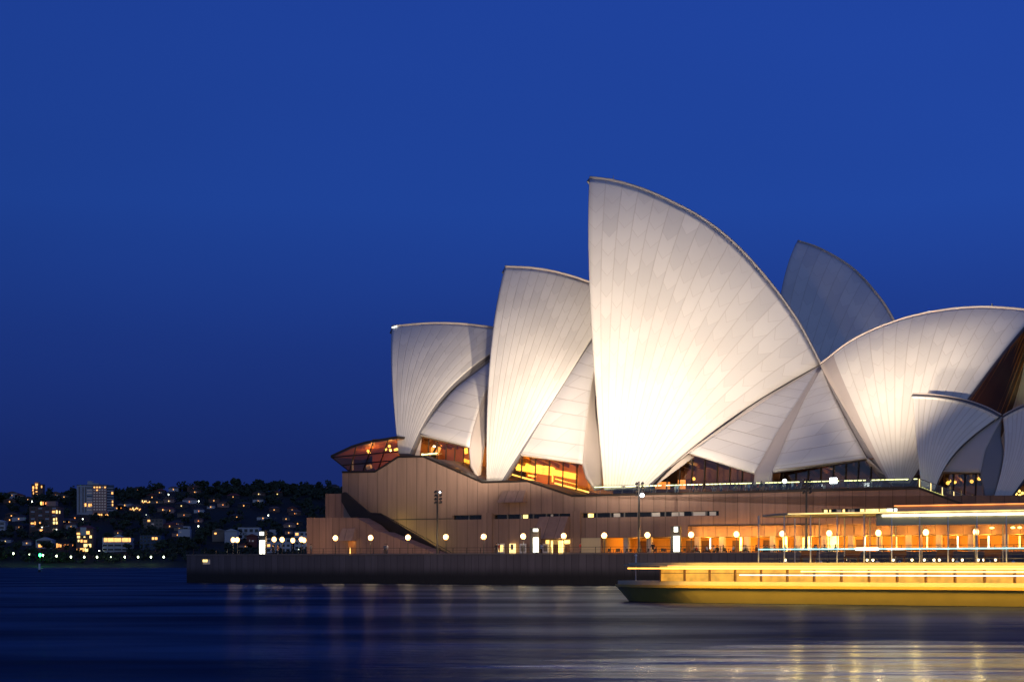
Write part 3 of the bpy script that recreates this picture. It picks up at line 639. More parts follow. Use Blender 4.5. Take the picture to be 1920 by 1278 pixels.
for a, b, c, dd, mm in ((1024, 1030, 1012, 1020, 'gold'), (1034, 1037, 1013, 1036, 'yelwin'), (1038, 1047, 1020, 1036, 'wood_dark'), (1048, 1052, 1013, 1036, 'gold'), (1053, 1057, 1013, 1036, 'yelwin'), (1060, 1069, 1020, 1035, 'wood_dark'), (1059, 1069, 1012, 1018, 'gold')):
    wallpanel(a, b, c, dd, W1, M[mm], 'doorway', .14, e)
point('entrance_light', B(S(1045, 20), 20.6, 6.0), 60, (1, .65, .25), .2)
M['poster'] = mat('poster_print', (.22, .20, .17), .4, .8, 2.2)
for i, (a, b, lit) in enumerate(((933, 945, 1), (955, 966, 2), (974.5, 986, 0), (996, 1008, 0), (1017.5, 1028, 0))):
    t = empty('poster_case', B(S((a + b) / 2, 21), 21.4, GZ), ['poster case with a dim yellow picture, nearest the blank wall', 'brightest poster case, glowing pale yellow', 'dark framed poster case behind a lamp post', 'poster case half hidden by the tall lit signpost', 'dark framed poster case beside the entrance doors'][i], 'poster case', 'poster cases along the podium wall')
    zz = Zp(a, 1037, 21.4); z1 = Zp(a, 1018.5, 21.4)
    q = MB(); q.box(S(a, 21.4), S(b, 21.4), 21.4, 21.6, GZ + .1, z1); q.build('frame', M['white'] if lit < 2 else M['yelwin'], t)
    q = MB(); q.box(S(a + 1.8, 21.4), S(b - 1.8, 21.4), 21.35, 21.398, GZ + .6, z1 - .25); q.build('poster', M['yelwin'] if lit == 2 else (M['gold'] if lit else M['poster']), t)
    if lit == 2:
        q = MB(); q.box(S(a + 3, 21.4), S(b - 3, 21.4), 21.31, 21.348, GZ + .9, GZ + 1.7); q.build('picture', M['poster'], t)
    q = MB(); q.box(S(a + 1, 21.4), S(a + 1.6, 21.4), 21.42, 21.5, GZ, GZ + .1); q.box(S(b - 1.6, 21.4), S(b - 1, 21.4), 21.42, 21.5, GZ, GZ + .1); q.build('foot', M['black'], t)

# concourse recess (restaurant under the podium)
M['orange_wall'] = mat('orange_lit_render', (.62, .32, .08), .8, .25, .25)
q = MB(); q.box(s_c, sR - 10, W1 + 10.4, W1 + 10.9, GZ, zlow); q.build('concourse_back_wall', M['orange_wall'], OH)
q = MB(); q.box(s_h, sR - 10, W1 + 1.6, W1 + 1.9, zlow, 8.3); q.build('concourse_fascia', M['orange_wall'], OH)
q = MB(); q.box(s_c - .02, s_c + .5, W1 + .61, W1 + 10.4, GZ, zlow); q.build('concourse_end_wall', M['orange_wall'], OH)
colx = [1173.5, 1217, 1307, 1353, 1400, 1448, 1496, 1545, 1595, 1648, 1703, 1760, 1820, 1884]
for x in colx:
    q = MB(); q.box(S(x, W1 + 1) - .35, S(x, W1 + 1) + .35, W1 + .9, W1 + 1.6, GZ, zlow if x < 1290 else 8.2); q.build('column', M['conc'], OH)
OB = [(1134, 1168, 1011, 1037, 'gold'), ]
for i, x in enumerate(range(1140, 1930, 29)):
    wv = random.random()
    q = MB(); q.box(S(x, W1 + 10), S(x + 14 + 8 * wv, W1 + 10), W1 + 10.25, W1 + 10.36, GZ, GZ + 2.2); q.build('doorway', M['wood_dark'] if wv < .4 else M['orange_wall'], OH)
    if i % 2 == 0:
        q = MB(); q.box(S(x + 16, W1 + 8), S(x + 18 + 2 * wv, W1 + 8), W1 + 8.1, W1 + 8.2, GZ + .9, GZ + 2.5); q.build('lit_screen', M['yelwin'] if wv > .3 else M['whitewin'], OH)
for i, x in enumerate([1150, 1195, 1262, 1330, 1378, 1425, 1470, 1520, 1570, 1625, 1680, 1730, 1790, 1850, 1910]):
    point('concourse_light', B(S(x, W1 + 5), W1 + 5, zlow - .5), 800 if x > 1290 else 380, (1, .44, .05), .2)
for i, x in enumerate([1320, 1350, 1380, 1415, 1450, 1490, 1530, 1570, 1615, 1660, 1705, 1755, 1805, 1860, 1910]):
    point('soffit_light', B(S(x, W1 + 1), W1 - .5, 6.9), 230, (1, .44, .05), .15)
for a, b in ((1387, 1391), (1468, 1476), (1515, 1521), (1551, 1572)):
    q = MB(); q.box(S(a, W1 + 6), S(b, W1 + 6), W1 + 6, W1 + 6.1, GZ + .5, GZ + 2.6); q.build('lit_screen', M['yelwin'], OH)

# ------------------------------------------------------------------ roof shells: every half is a patch of one big sphere, ribs fan out from its foot
AX = {}
SH = {
 'A4': dict(ax=50, ridge=[(735, 612), (800, 606.5), (860, 607), (922, 614), (950, 620), (978, 628)], foot=[(747, 850), (768, 850)], fw=27, C=(-64.2, 88.6, -21.2), e=(-.3, -3.2), n=12, plain=0),
 'A3': dict(ax=52, ridge=[(947, 500), (1000, 503), (1050, 512), (1102, 528), (1135, 540), (1160, 553)], foot=[(912, 902), (940, 902)], fw=26, C=(-45.6, 107.1, -16.1), e=(-.5, 1.3), n=13, plain=0),
 'A2': dict(ax=52, ridge=[(1105, 333), (1150, 339), (1205, 355), (1260, 379), (1320, 412), (1380, 460), (1440, 526), (1490, 594), (1520, 647), (1538, 683)], foot=[(1132, 918), (1212, 912)], fw=26, C=(-30.5, 103.7, -.4), e=(-.5, -1.5), n=17, plain=0),
 'A1': dict(ax=52, ridge=[(1945, 588), (1920, 581), (1840, 576), (1760, 583), (1680, 602), (1600, 637), (1538, 683)], foot=[(1706, 905), (1668, 905)], fw=30, C=(44., 67.2, 6.), e=(1.2, .5), n=15, plain=.08),
 'R1': dict(ax=30.5, ridge=[(1711, 738), (1760, 741), (1810, 750), (1850, 764), (1877, 778)], foot=[(1728, 914), (1752, 918)], fw=24, C=(42.2, 76.9, -9.8), e=(-.1, -1.5), n=13, plain=0),
 'R2': dict(ax=30.5, ridge=[(2010, 735), (1970, 742), (1930, 755), (1900, 768), (1880, 779)], foot=[(1885, 945), (1859, 945)], fw=24, C=(41.3, 110.7, -13.4), e=(.8, .8), n=13, plain=0),
 'B2': dict(ax=95, ridge=[(1495, 452), (1540, 468), (1600, 505), (1650, 560), (1676, 602), (1700, 650)], foot=[(1452, 905), (1500, 905)], fw=68, C=(.1, 114.5, 15.1), e=(-1.5, 0), n=12, plain=0),
}
def slerp(a, b, r):
    la, lb = a.length, b.length; an, bn = a / la, b / lb; o = math.acos(max(-1, min(1, an.dot(bn))))
    if o < 1e-4: return a.lerp(b, r)
    return (an * math.sin((1 - r) * o) + bn * math.sin(r * o)) / math.sin(o) * (la * (1 - r) + lb * r)
def catmull(P, n):
    # resample a 3D polyline smoothly and evenly
    out = []; Q = [P[0] * 2 - P[1]] + P + [P[-1] * 2 - P[-2]]
    for i in range(1, len(Q) - 2):
        for k in range(12):
            t = k / 12; a, b, c, d = Q[i - 1:i + 3]
            out.append(.5 * ((2 * b) + (c - a) * t + (2 * a - 5 * b + 4 * c - d) * t * t + (3 * b - a - 3 * c + d) * t ** 3))
    out.append(P[-1]); L = [0]
    for a, b in zip(out, out[1:]): L.append(L[-1] + (b - a).length)
    res = []; j = 0
    for i in range(n + 1):
        x = L[-1] * i / n
        while j < len(L) - 2 and L[j + 1] < x: j += 1
        res.append(out[j].lerp(out[j + 1], min(1, max(0, (x - L[j]) / max(1e-6, L[j + 1] - L[j])))))
    return res
EDGE = {}
def shell(key, mirror=False, mtl=None):
    c = SH[key]; C = B(*[0, 0, 0]) + U * c['C'][0] + W * c['C'][1] + ZV * c['C'][2]
    NS, NR = 40, 36
    rid = catmull([pt(x, y, c['ax']) for x, y in c['ridge']], NS)
    f0, f1 = pt(*c['foot'][0], c['fw']), pt(*c['foot'][1], c['fw'])
    G = []
    for j in range(NR + 1):
        r = j / NR; row = []
        for i in range(NS + 1):
            s = i / NS; f = f0.lerp(f1, s); p = C + slerp(f - C, rid[i] - C, r) + U * math.sin(math.pi * r) * (c['e'][0] * (1 - s) + c['e'][1] * s)
            row.append(p)
        G.append(row)
    if not mirror: EDGE[key] = ([row[0] for row in G], [row[-1] for row in G])
    if mirror: G = [[p + W * 2 * (c['ax'] - (p - P0).dot(W)) + W * .02 for p in row] for row in G]
    mb = MB(); mb.v = [p for row in G for p in row]
    idx = lambda i, j: j * (NS + 1) + i
    for j in range(NR):
        for i in range(NS):
            q = (idx(i, j), idx(i + 1, j), idx(i + 1, j + 1), idx(i, j + 1))
            mb.f.append(q); mb.mi.append(0)
    # outward orientation
    a, b_, d = mb.v[mb.f[NS * 5 + 5][0]], mb.v[mb.f[NS * 5 + 5][1]], mb.v[mb.f[NS * 5 + 5][3]]
    nrm = (b_ - a).cross(d - a); flip = nrm.dot(a - C) < 0 if not mirror else nrm.dot(W) < 0
    if flip: mb.f = [tuple(reversed(f)) for f in mb.f]
    org = parent_origin(OH)
    o = mb.build('roof_shell', mtl or M['tile'], OH, True, fix=False); me = o.data
    uv = me.uv_layers.new(name='UVMap'); at = me.attributes.new('ribw', 'FLOAT', 'POINT')
    Vl = []
    for i in range(NS + 1):
        l = 0; col = [0]
        for j in range(NR): l += (G[j + 1][i] - G[j][i]).length; col.append(l)
        Vl.append(col)
    for j in range(NR + 1):
        for i in range(NS + 1):
            i0, i1 = max(0, i - 1), min(NS, i + 1); wd = (G[j][i1] - G[j][i0]).length / (i1 - i0) * NS / c['n']
            at.data[idx(i, j)].value = wd
    pl = c['plain']
    for lp in me.loops:
        vi = lp.vertex_index; i, j = vi % (NS + 1), vi // (NS + 1); s = i / NS
        uv.data[lp.index].uv = (s * c['n'] * (1), Vl[i][j])
    me.materials.append(M['rim']); me.materials.append(M['conc'])
    if c['plain']:
        for k_, p_ in enumerate(me.polygons):
            if k_ % NS >= NS * (1 - c['plain']): p_.material_index = 2
    solid(o, 1.5 if key in ('A3', 'A4') else (1.1 if key[0] != 'R' else .7), -1); o.modifiers[0].material_offset_rim = 1
    return o
for k in SH:
    shell(k); shell(k, True)

# depth of the side surfaces follows the shell edges
def wy(key, side, py, off=.6):
    E = EDGE[key][side]; pr2 = [(HY - F * (p.z - CH) / p.y, (p - P0).dot(W)) for p in E]; pr2.sort()
    if py <= pr2[0][0]: return pr2[0][1] + off
    for (a, wa), (b, wb) in zip(pr2, pr2[1:]):
        if a <= py <= b: return wa + (wb - wa) * (py - a) / (b - a) + off
    return pr2[-1][1] + off
def resample(P, n):
    L = [0]
    for a, b in zip(P, P[1:]): L.append(L[-1] + (b - a).length)
    res = []; j = 0
    for i in range(n + 1):
        x = L[-1] * i / n
        while j < len(L) - 2 and L[j + 1] < x: j += 1
        res.append(P[j].lerp(P[j + 1], min(1, max(0, (x - L[j]) / max(1e-6, L[j + 1] - L[j])))))
    return res
def ruled(name, e1, e2, m, bulge=0., nu=14, nv=12, thick=.5, rowh=2.6, off=(0, 0)):
    """surface between two polylines, pushed outwards a little in the middle"""
    A, Bq = resample(e1, nv), resample(e2, nv); mb = MB(); G = []
    for j in range(nv + 1):
        row = []
        for i in range(nu + 1):
            s = i / nu; row.append(A[j].lerp(Bq[j], s) - W * bulge * 4 * s * (1 - s) * math.sin(math.pi * (j + .3) / (nv + .6)))
        G.append(row)
    mb.v = [p for r in G for p in r]
    for j in range(nv):
        for i in range(nu): mb.f.append((j * (nu + 1) + i, j * (nu + 1) + i + 1, (j + 1) * (nu + 1) + i + 1, (j + 1) * (nu + 1) + i)); mb.mi.append(0)
    a, b_, d = G[nv // 2][nu // 2], G[nv // 2][nu // 2 + 1], G[nv // 2 + 1][nu // 2]
    if (b_ - a).cross(d - a).dot(W) > 0: mb.f = [tuple(reversed(f)) for f in mb.f]
    o = mb.build(name, m, OH, True, fix=False); me = o.data
    uv = me.uv_layers.new(name='UVMap'); at = me.attributes.new('ribw', 'FLOAT', 'POINT')
    for k in range(len(me.vertices)): at.data[k].value = rowh
    LL = [0]
    for j in range(nv): LL.append(LL[-1] + (G[j + 1][nu // 2] - G[j][nu // 2]).length)
    for lp in me.loops:
        vi = lp.vertex_index; i, j = vi % (nu + 1), vi // (nu + 1)
        uv.data[lp.index].uv = (LL[j] / rowh + off[0], (G[j][i] - G[j][0]).length + off[1] + LL[j] * .5)
    solid(o, thick, -1); return o
def P_(key, side, pts, off=.6): return [pt(x, y, wy(key, side, y, off)) for x, y in pts]
# A4 side shell
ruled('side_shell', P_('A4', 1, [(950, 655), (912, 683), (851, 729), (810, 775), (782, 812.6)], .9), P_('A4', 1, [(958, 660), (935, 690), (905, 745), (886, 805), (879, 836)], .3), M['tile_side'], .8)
ruled('pier', P_('A4', 1, [(958, 660), (935, 690), (905, 745), (886, 805), (879, 836), (885, 885), (897, 892)], .3), P_('A4', 1, [(962, 665), (936, 700), (918, 760), (911, 827), (907, 850), (902, 893)], 2.2), M['conc'], 0, 6)
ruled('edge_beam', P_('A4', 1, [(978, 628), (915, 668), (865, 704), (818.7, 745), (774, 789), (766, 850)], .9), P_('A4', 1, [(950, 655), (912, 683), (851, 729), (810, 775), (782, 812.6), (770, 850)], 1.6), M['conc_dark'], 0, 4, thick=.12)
ruled('strut', P_('A4', 1, [(782, 812.6), (763, 851)], .9), P_('A4', 1, [(791, 820), (787, 855)], 2.2), M['conc'], 0, 4, 4, thick=.12)
ruled('lintel', P_('A4', 1, [(782, 812.2), (879, 835.7)], .6), P_('A4', 1, [(790, 819), (875, 839.5)], 2.4), M['conc'], 0, 4, 4, thick=.12)
# A3 side shell
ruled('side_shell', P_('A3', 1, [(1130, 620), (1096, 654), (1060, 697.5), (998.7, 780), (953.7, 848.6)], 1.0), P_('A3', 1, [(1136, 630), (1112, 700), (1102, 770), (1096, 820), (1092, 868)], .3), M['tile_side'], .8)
ruled('pier', P_('A3', 1, [(1136, 630), (1112, 700), (1102, 770), (1096, 820), (1092, 868), (1105, 906), (1117, 915)], .3), P_('A3', 1, [(1140, 640), (1116, 720), (1118, 780), (1126, 820), (1128, 870), (1129, 915)], 2.2), M['conc'], 0, 6)
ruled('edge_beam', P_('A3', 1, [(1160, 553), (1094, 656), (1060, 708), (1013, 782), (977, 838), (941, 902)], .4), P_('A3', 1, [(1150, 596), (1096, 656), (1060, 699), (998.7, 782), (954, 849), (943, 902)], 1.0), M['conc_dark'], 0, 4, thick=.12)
ruled('strut', P_('A3', 1, [(953.7, 848.6), (930, 900)], .9), P_('A3', 1, [(970, 853), (952, 898)], 2.4), M['conc'], 0, 4, 4, thick=.12)
ruled('lintel', P_('A3', 1, [(953.7, 848.2), (1103, 867.3)], .6), P_('A3', 1, [(968, 854), (1092, 870)], 2.6), M['conc'], 0, 4, 4, thick=.12)
# between the big shell and the one facing away
ap = [(1538, 685)]
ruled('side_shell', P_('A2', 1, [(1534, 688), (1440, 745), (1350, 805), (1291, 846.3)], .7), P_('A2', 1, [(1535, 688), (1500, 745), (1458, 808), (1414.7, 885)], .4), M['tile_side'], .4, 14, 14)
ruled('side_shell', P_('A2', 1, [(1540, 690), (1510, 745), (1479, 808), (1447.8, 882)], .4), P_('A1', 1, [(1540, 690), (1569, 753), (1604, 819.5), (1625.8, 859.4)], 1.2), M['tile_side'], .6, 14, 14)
ruled('valley_beam', P_('A2', 1, [(1535, 687), (1500, 745), (1458, 808), (1414.7, 885), (1413, 907)], .3), P_('A2', 1, [(1540, 688), (1511, 745), (1480, 808), (1447.8, 882), (1444, 906)], .3), M['conc'], -.35, 4)
ruled('edge_beam', P_('A2', 1, [(1538, 684), (1420, 752), (1303, 836), (1213, 911)], .25), P_('A2', 1, [(1536, 688), (1440, 747), (1350, 808), (1291, 848)], .6), M['conc'], 0, 4, thick=.12)
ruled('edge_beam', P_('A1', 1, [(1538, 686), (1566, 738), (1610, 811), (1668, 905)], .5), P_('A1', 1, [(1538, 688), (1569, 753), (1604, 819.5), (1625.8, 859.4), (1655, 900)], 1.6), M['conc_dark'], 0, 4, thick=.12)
ruled('strut', P_('A2', 1, [(1291, 846), (1201, 907)], 1.4), P_('A2', 1, [(1306, 853), (1230, 909)], 2.6), M['conc'], 0, 4, 4, thick=.12)
ruled('strut', P_('A1', 1, [(1625.8, 859), (1672, 902)], .6), P_('A1', 1, [(1618, 862), (1653, 902)], 2.4), M['conc'], 0, 4, 4, thick=.12)
ruled('lintel', P_('A2', 1, [(1291, 846), (1414.7, 884.7)], .9), P_('A2', 1, [(1304, 853.5), (1414, 889)], 2.4), M['conc'], 0, 4, 4, thick=.12)
ruled('lintel', P_('A2', 1, [(1447.8, 881.7), (1625.8, 859)], .5), P_('A2', 1, [(1448, 888), (1619, 864)], 2.4), M['conc'], 0, 4, 4, thick=.12)
# restaurant side shell
ruled('side_shell', P_('R1', 1, [(1872, 779), (1828, 808), (1788, 845), (1758, 884)], 1.1), P_('R1', 1, [(1878, 781), (1861, 815), (1847, 843), (1838, 884)], .2), M['conc'], .3)
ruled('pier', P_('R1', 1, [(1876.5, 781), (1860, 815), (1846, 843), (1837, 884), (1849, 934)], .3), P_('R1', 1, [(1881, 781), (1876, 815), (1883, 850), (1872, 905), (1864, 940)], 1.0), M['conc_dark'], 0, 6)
ruled('strut', P_('R1', 1, [(1763, 884), (1750, 915)], .4), P_('R1', 1, [(1769, 886), (1752, 918)], 2.0), M['conc'], 0, 4, 4, thick=.12)
ruled('lintel', P_('R1', 1, [(1763, 883.7), (1838, 883.7)], .4), P_('R1', 1, [(1769, 888), (1836, 888)], 2.0), M['conc'], 0, 4, 4, thick=.12)

# glazed openings with foyers behind them
def opening(pts, wg, m_back, mull, glow, back=9.0, light=None, nm=6):
    g = MB(); P = [pt(x, y, wg) for x, y in pts]; g.add(P, [tuple(range(len(P)))]); gw = g.build('glass_wall', M['glass'], OH)
    xs_ = [p[0] for p in pts]; x0_, x1_ = min(xs_), max(xs_); ys_ = [p[1] for p in pts]; y0_, y1_ = min(ys_), max(ys_)
    mu = MB()
    def yrange(x):
        hit = []
        for (ax, ay), (bx, by) in zip(pts, pts[1:] + pts[:1]):
            if (ax - x) * (bx - x) < 0: hit.append(ay + (by - ay) * (x - ax) / (bx - ax))
        return (min(hit), max(hit)) if len(hit) > 1 else None
    for i in range(1, nm):
        x = x0_ + (x1_ - x0_) * i / nm; yr = yrange(x)
        if yr: q = MB(); q.tube(pt(x, yr[1], wg - .1), pt(x + 2, yr[0], wg - .1), mull, 5); q.build('mullion', M['bronze'], gw)
    b = MB(); wb = wg + back
    A = [pt(x0_ - 6, y1_ + 4, wg + .2), pt(x1_ + 6, y1_ + 4, wg + .2)]
    s0_, s1_ = S(x0_ - 5, wg), S(x1_ + 5, wg); za = min(p.z for p in P) - .3; zt = max(p.z for p in P) - .05
    b.box(s0_, s1_, wb, wb + .3, za, zt + 2); b.build('foyer_wall', m_back, OH)
    b = MB()
    for i in range(9):
        x = s0_ + (s1_ - s0_) * (i + .5) / 9; b.hexa([B(x - .15, wg + .8, zt - .6), B(x + .15, wg + .8, zt - .6), B(x + .15, wb - .1, zt - 1.6), B(x - .15, wb - .1, zt - 1.6), B(x - .15, wg + .8, zt + .0), B(x + .15, wg + .8, zt), B(x + .15, wb - .1, zt - 1.0), B(x - .15, wb - .1, zt - 1.0)])
    b.build('ceiling_beam', M['wood_dark'], OH)
    b = MB(); b.add([B(s0_, wg + .3, zt + .2), B(s1_, wg + .3, zt + .2), B(s1_, wb, zt - .9), B(s0_, wb, zt - .9)], [(0, 1, 2, 3)]); o = b.build('foyer_ceiling', m_back, OH); solid(o, .2, 1)
    return gw
op1 = [(788, 820), (874.5, 839), (884, 886), (884, 905), (786, 862)]
opening(op1, 32.5, M['wood'], .10, 1, 6)
op2 = [(969, 854), (1092, 869), (1106, 922), (990, 912), (951, 899)]
opening(op2, 31, M['wood'], .11, 1, 7)
op3 = [(1304, 854), (1414, 888), (1413, 916), (1226, 916)]
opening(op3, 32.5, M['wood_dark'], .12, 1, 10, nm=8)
op4 = [(1448, 886), (1622, 863), (1655, 902), (1655, 912), (1444, 912)]
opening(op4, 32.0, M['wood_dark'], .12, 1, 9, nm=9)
op5 = [(1764, 886), (1837, 886), (1849, 936), (1845, 940), (1745, 925)]
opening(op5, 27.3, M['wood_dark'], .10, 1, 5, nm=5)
def tubep(pa, pb, ww, r, m, name='light_strip'):
    q = MB(); q.tube(pt(*pa, ww), pt(*pb, ww), r, 5); return q.build(name, m, OH)
tubep((970, 873), (1037, 883), 36.5, .75, M['amber']); tubep((1040, 885), (1080, 893), 36.5, .5, M['amber']); tubep((1036, 884), (1036, 903), 35, .12, M['amber'])
tubep((960, 889), (1003, 901), 32, .14, M['gold']); tubep((1040, 905), (1104, 922), 32, .14, M['gold']); tubep((990, 890), (1005, 893), 34, .12, M['amber']); tubep((1041, 897), (1082, 908), 33, .07, M['amber'])
tubep((870, 862), (882, 866), 34, .30, M['amber']); tubep((873, 840), (874, 850), 37, .3, M['amber'], 'lamp'); tubep((826, 832), (818, 852), 37, .35, M['orange']); tubep((812, 838), (806, 850), 37, .3, M['orange'])
tubep((792, 852), (820, 849), 31.8, .10, M['tubeg']); tubep((814, 835), (814, 838), 33, .22, M['globe_w'], 'lamp'); tubep((792, 850), (792, 854), 31.7, .2, M['tubeg'], 'lamp')
for w_, x, y, pw, cl in ((36.6, 990, 872, 2600, (1, .46, .05)), (36.6, 1030, 880, 2600, (1, .46, .05)), (36.6, 1070, 889, 2000, (1, .46, .05)), (33, 1050, 908, 900, (1, .46, .05)), (33, 985, 897, 800, (1, .46, .05)), (34, 830, 848, 160, (1, .45, .1)), (35.5, 870, 850, 240, (1, .5, .1)), (39, 1320, 870, 130, (1, .60, .16)), (39, 1260, 905, 90, (1, .5, .1)), (38, 1560, 890, 60, (1, .6, .2)), (29.8, 1800, 905, 40, (1, .5, .15))):
    point('foyer_light', pt(x, y, w_), pw, cl, .3)
for a, b, c, d2 in ((1228, 1255, 903, 916), (1271, 1284, 899, 916)):
    q = MB(); q.hexa([pt(a, d2, 37), pt(b, d2, 37), pt(b, d2, 37) + W * .3, pt(a, d2, 37) + W * .3, pt(a, c, 37), pt(b, c, 37), pt(b, c, 37) + W * .3, pt(a, c, 37) + W * .3]); q.build('lit_panel', M['orange'], OH)
for x, y in ((1301, 897), (1830, 888), (1836, 897), (1777, 905), (1780, 901), (1790, 903), (1822, 902)):
    q = MB(); q.ball(pt(x, y, 33 if x < 1500 else 29.8), .26, nu=8, nv=5); q.build('lamp', M['gold'], OH)
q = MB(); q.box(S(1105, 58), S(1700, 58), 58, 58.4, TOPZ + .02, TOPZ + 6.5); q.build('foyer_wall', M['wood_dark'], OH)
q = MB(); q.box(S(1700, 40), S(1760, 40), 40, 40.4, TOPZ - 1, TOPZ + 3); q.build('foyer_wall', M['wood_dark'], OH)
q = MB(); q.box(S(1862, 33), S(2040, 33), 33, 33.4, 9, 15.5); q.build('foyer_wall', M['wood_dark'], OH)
for x, y in ((1905, 925), (1911, 920), (1917, 924), (1912, 928), (1926, 921)):
    q = MB(); q.ball(pt(x, y, 32), .2, nu=8, nv=5); q.build('lamp', M['gold'], OH)
# glass wall in the mouth of the shell facing away, with mullions
El = EDGE['A1'][0]; ax1 = SH['A1']['ax']
Er = [p + W * 2 * (ax1 - (p - P0).dot(W)) for p in El]
NL = len(El); g = MB(); ins = -U * 1.6
rows = list(range(3, NL - 1, 3))
for j in rows[:-1]:
    g.add([El[j] + ins + W * .8, Er[j] + ins - W * .8, Er[j + 3] + ins - W * .8, El[j + 3] + ins + W * .8], [(0, 1, 2, 3)])
M['brownglass'] = mat('brown_smoked_glass', (.10, .05, .022), .5, .4, .4, 0, .15)
gw = g.build('glass_wall', M['brownglass'], OH)
for k in range(1, 12):
    f = k / 12; q = MB(); jt = NL - 2 - int(abs(f - .5) * 20)
    a = El[3].lerp(Er[3], f) + ins * .9; b = El[max(6, jt)].lerp(Er[max(6, jt)], f) + ins * .9; q.tube(a + U * .25, b + U * .25, .16, 5); q.build('mullion', M['wood'], gw)
rm = MB()
for j in range(2, NL - 1): rm.tube(Er[j] + U * .1, Er[j + 1] + U * .1, .45, 6)
rm.build('rim_beam', M['cream'], OH)
for x, y, ww in ((1880, 880, 45), (1900, 905, 40)): point('foyer_light', pt(x, y, ww), 500, (1, .55, .2), .3)
spot('rim_floodlight', pt(1890, 860, 66) + U * 12, Er[NL // 2 + 4], 2200, 50, 1, (.9, 1, .55), .3)
# small things on the roof
q = MB(); a = pt(1150, 340, 52); q.tube(a, a + ZV * .9, .06, 5); q.build('roof_rod', M['steel'], OH)
q = MB(); q.tube(pt(735, 614, 49.5), pt(744, 611.5, 49.5), .10, 6); q.build('ridge_lamp', M['whitewin'], OH)
for x, y, ww in ((1860, 575.5, 52), (1648, 558, 95)):
    q = MB(); a = pt(x, y, ww); q.tube(a, a + ZV * .5, .12, 5); q.build('ridge_lamp', M['steel'], OH)
# ridge capping: one continuous rib along the top of every pair of halves
def sweep(P, r, n=8):
    q = MB(); k = len(P)
    for i, p in enumerate(P):
        d = (P[min(k - 1, i + 1)] - P[max(0, i - 1)]).normalized(); x = W; y = d.cross(x).normalized()
        q.v += [p + (x * math.cos(a * 2 * math.pi / n) + y * math.sin(a * 2 * math.pi / n)) * r for a in range(n)]
    for i in range(k - 1):
        for a in range(n): q.f.append((i * n + a, i * n + (a + 1) % n, (i + 1) * n + (a + 1) % n, (i + 1) * n + a)); q.mi.append(0)
    q.f += [tuple(range(n - 1, -1, -1)), tuple(range((k - 1) * n, k * n))]; q.mi += [0, 0]; return q
for key in SH:
    c = SH[key]; R_ = catmull([pt(x, y, c['ax']) for x, y in c['ridge']], 50)
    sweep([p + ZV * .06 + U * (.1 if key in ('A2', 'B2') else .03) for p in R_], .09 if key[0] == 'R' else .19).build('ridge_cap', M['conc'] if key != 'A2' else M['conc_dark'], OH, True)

# northern glazed lounge that wraps the end of the podium
def LP(x, y, ww): return pt(x, y, ww)
wl = 26.5
roofpts = [(620, 857), (660, 838.5), (685, 831), (745, 821)]
lower = [(655, 884.5), (707, 884), (746, 858)]
sm = [S(x, wl) for x, _ in roofpts]
q = MB()
for (a, b) in zip(roofpts, roofpts[1:]):
    q.prism([LP(*a, wl), LP(*b, wl), LP(*b, wl) + ZV * .35, LP(*a, wl) + ZV * .35], W * 48)
q.build('lounge_roof', M['bronze'], OH)
q = MB(); q.add([LP(620, 857, wl), LP(655, 884.5, wl), LP(655, 884.5, wl) + W * 48, LP(620, 857, wl) + W * 48], [(0, 1, 2, 3)]); o = q.build('lounge_soffit', M['bronze'], OH); solid(o, .2)
q = MB(); q.add([LP(*p, wl) for p in roofpts] + [LP(*p, wl) for p in reversed(lower)], [tuple(range(7))]); gl_ = q.build('lounge_glass', M['glass'], OH)
for a, b in (((655, 884), (668, 836)), ((680, 884), (700, 829)), ((707, 884), (728, 824)), ((621, 857), (746, 846)), ((640, 872), (746, 862))):
    q = MB(); q.tube(LP(*a, wl - .1), LP(*b, wl - .1), .10, 5); q.build('mullion', M['bronze'], gl_)
q = MB(); q.box(S(640, wl), S(750, wl), wl + 9, wl + 9.3, Zp(650, 900, wl), Zp(720, 822, wl + 9)); q.build('lounge_wall', M['wood'], OH)
q = MB()
for (a, b) in zip(roofpts, roofpts[1:]): q.add([LP(*a, wl) - ZV * .06 + W * .3, LP(*b, wl) - ZV * .06 + W * .3, LP(*b, wl) - ZV * .06 + W * 9, LP(*a, wl) - ZV * .06 + W * 9], [(0, 1, 2, 3)])
q.build('lounge_ceiling', M['wood'], OH)
for x, y in ((730, 836), (732, 843), (723, 842), (741, 843), (744, 842), (690, 845), (692, 848)):
    q = MB(); q.ball(pt(x, y, wl + 3), .24, nu=8, nv=5); q.build('lamp', M['gold'], OH)
tubep((661, 862), (661, 881), wl + 1, .16, M['dimwin']); tubep((688, 876), (696, 874), wl + 4, .4, M['dimwin'])
point('lounge_light', pt(733, 846, wl + 3), 420, (1, .46, .12), .2); point('lounge_light', pt(700, 850, wl + 4), 260, (1, .42, .12), .2); point('lounge_light', pt(660, 868, wl + 5), 25, (1, .5, .15), .2)

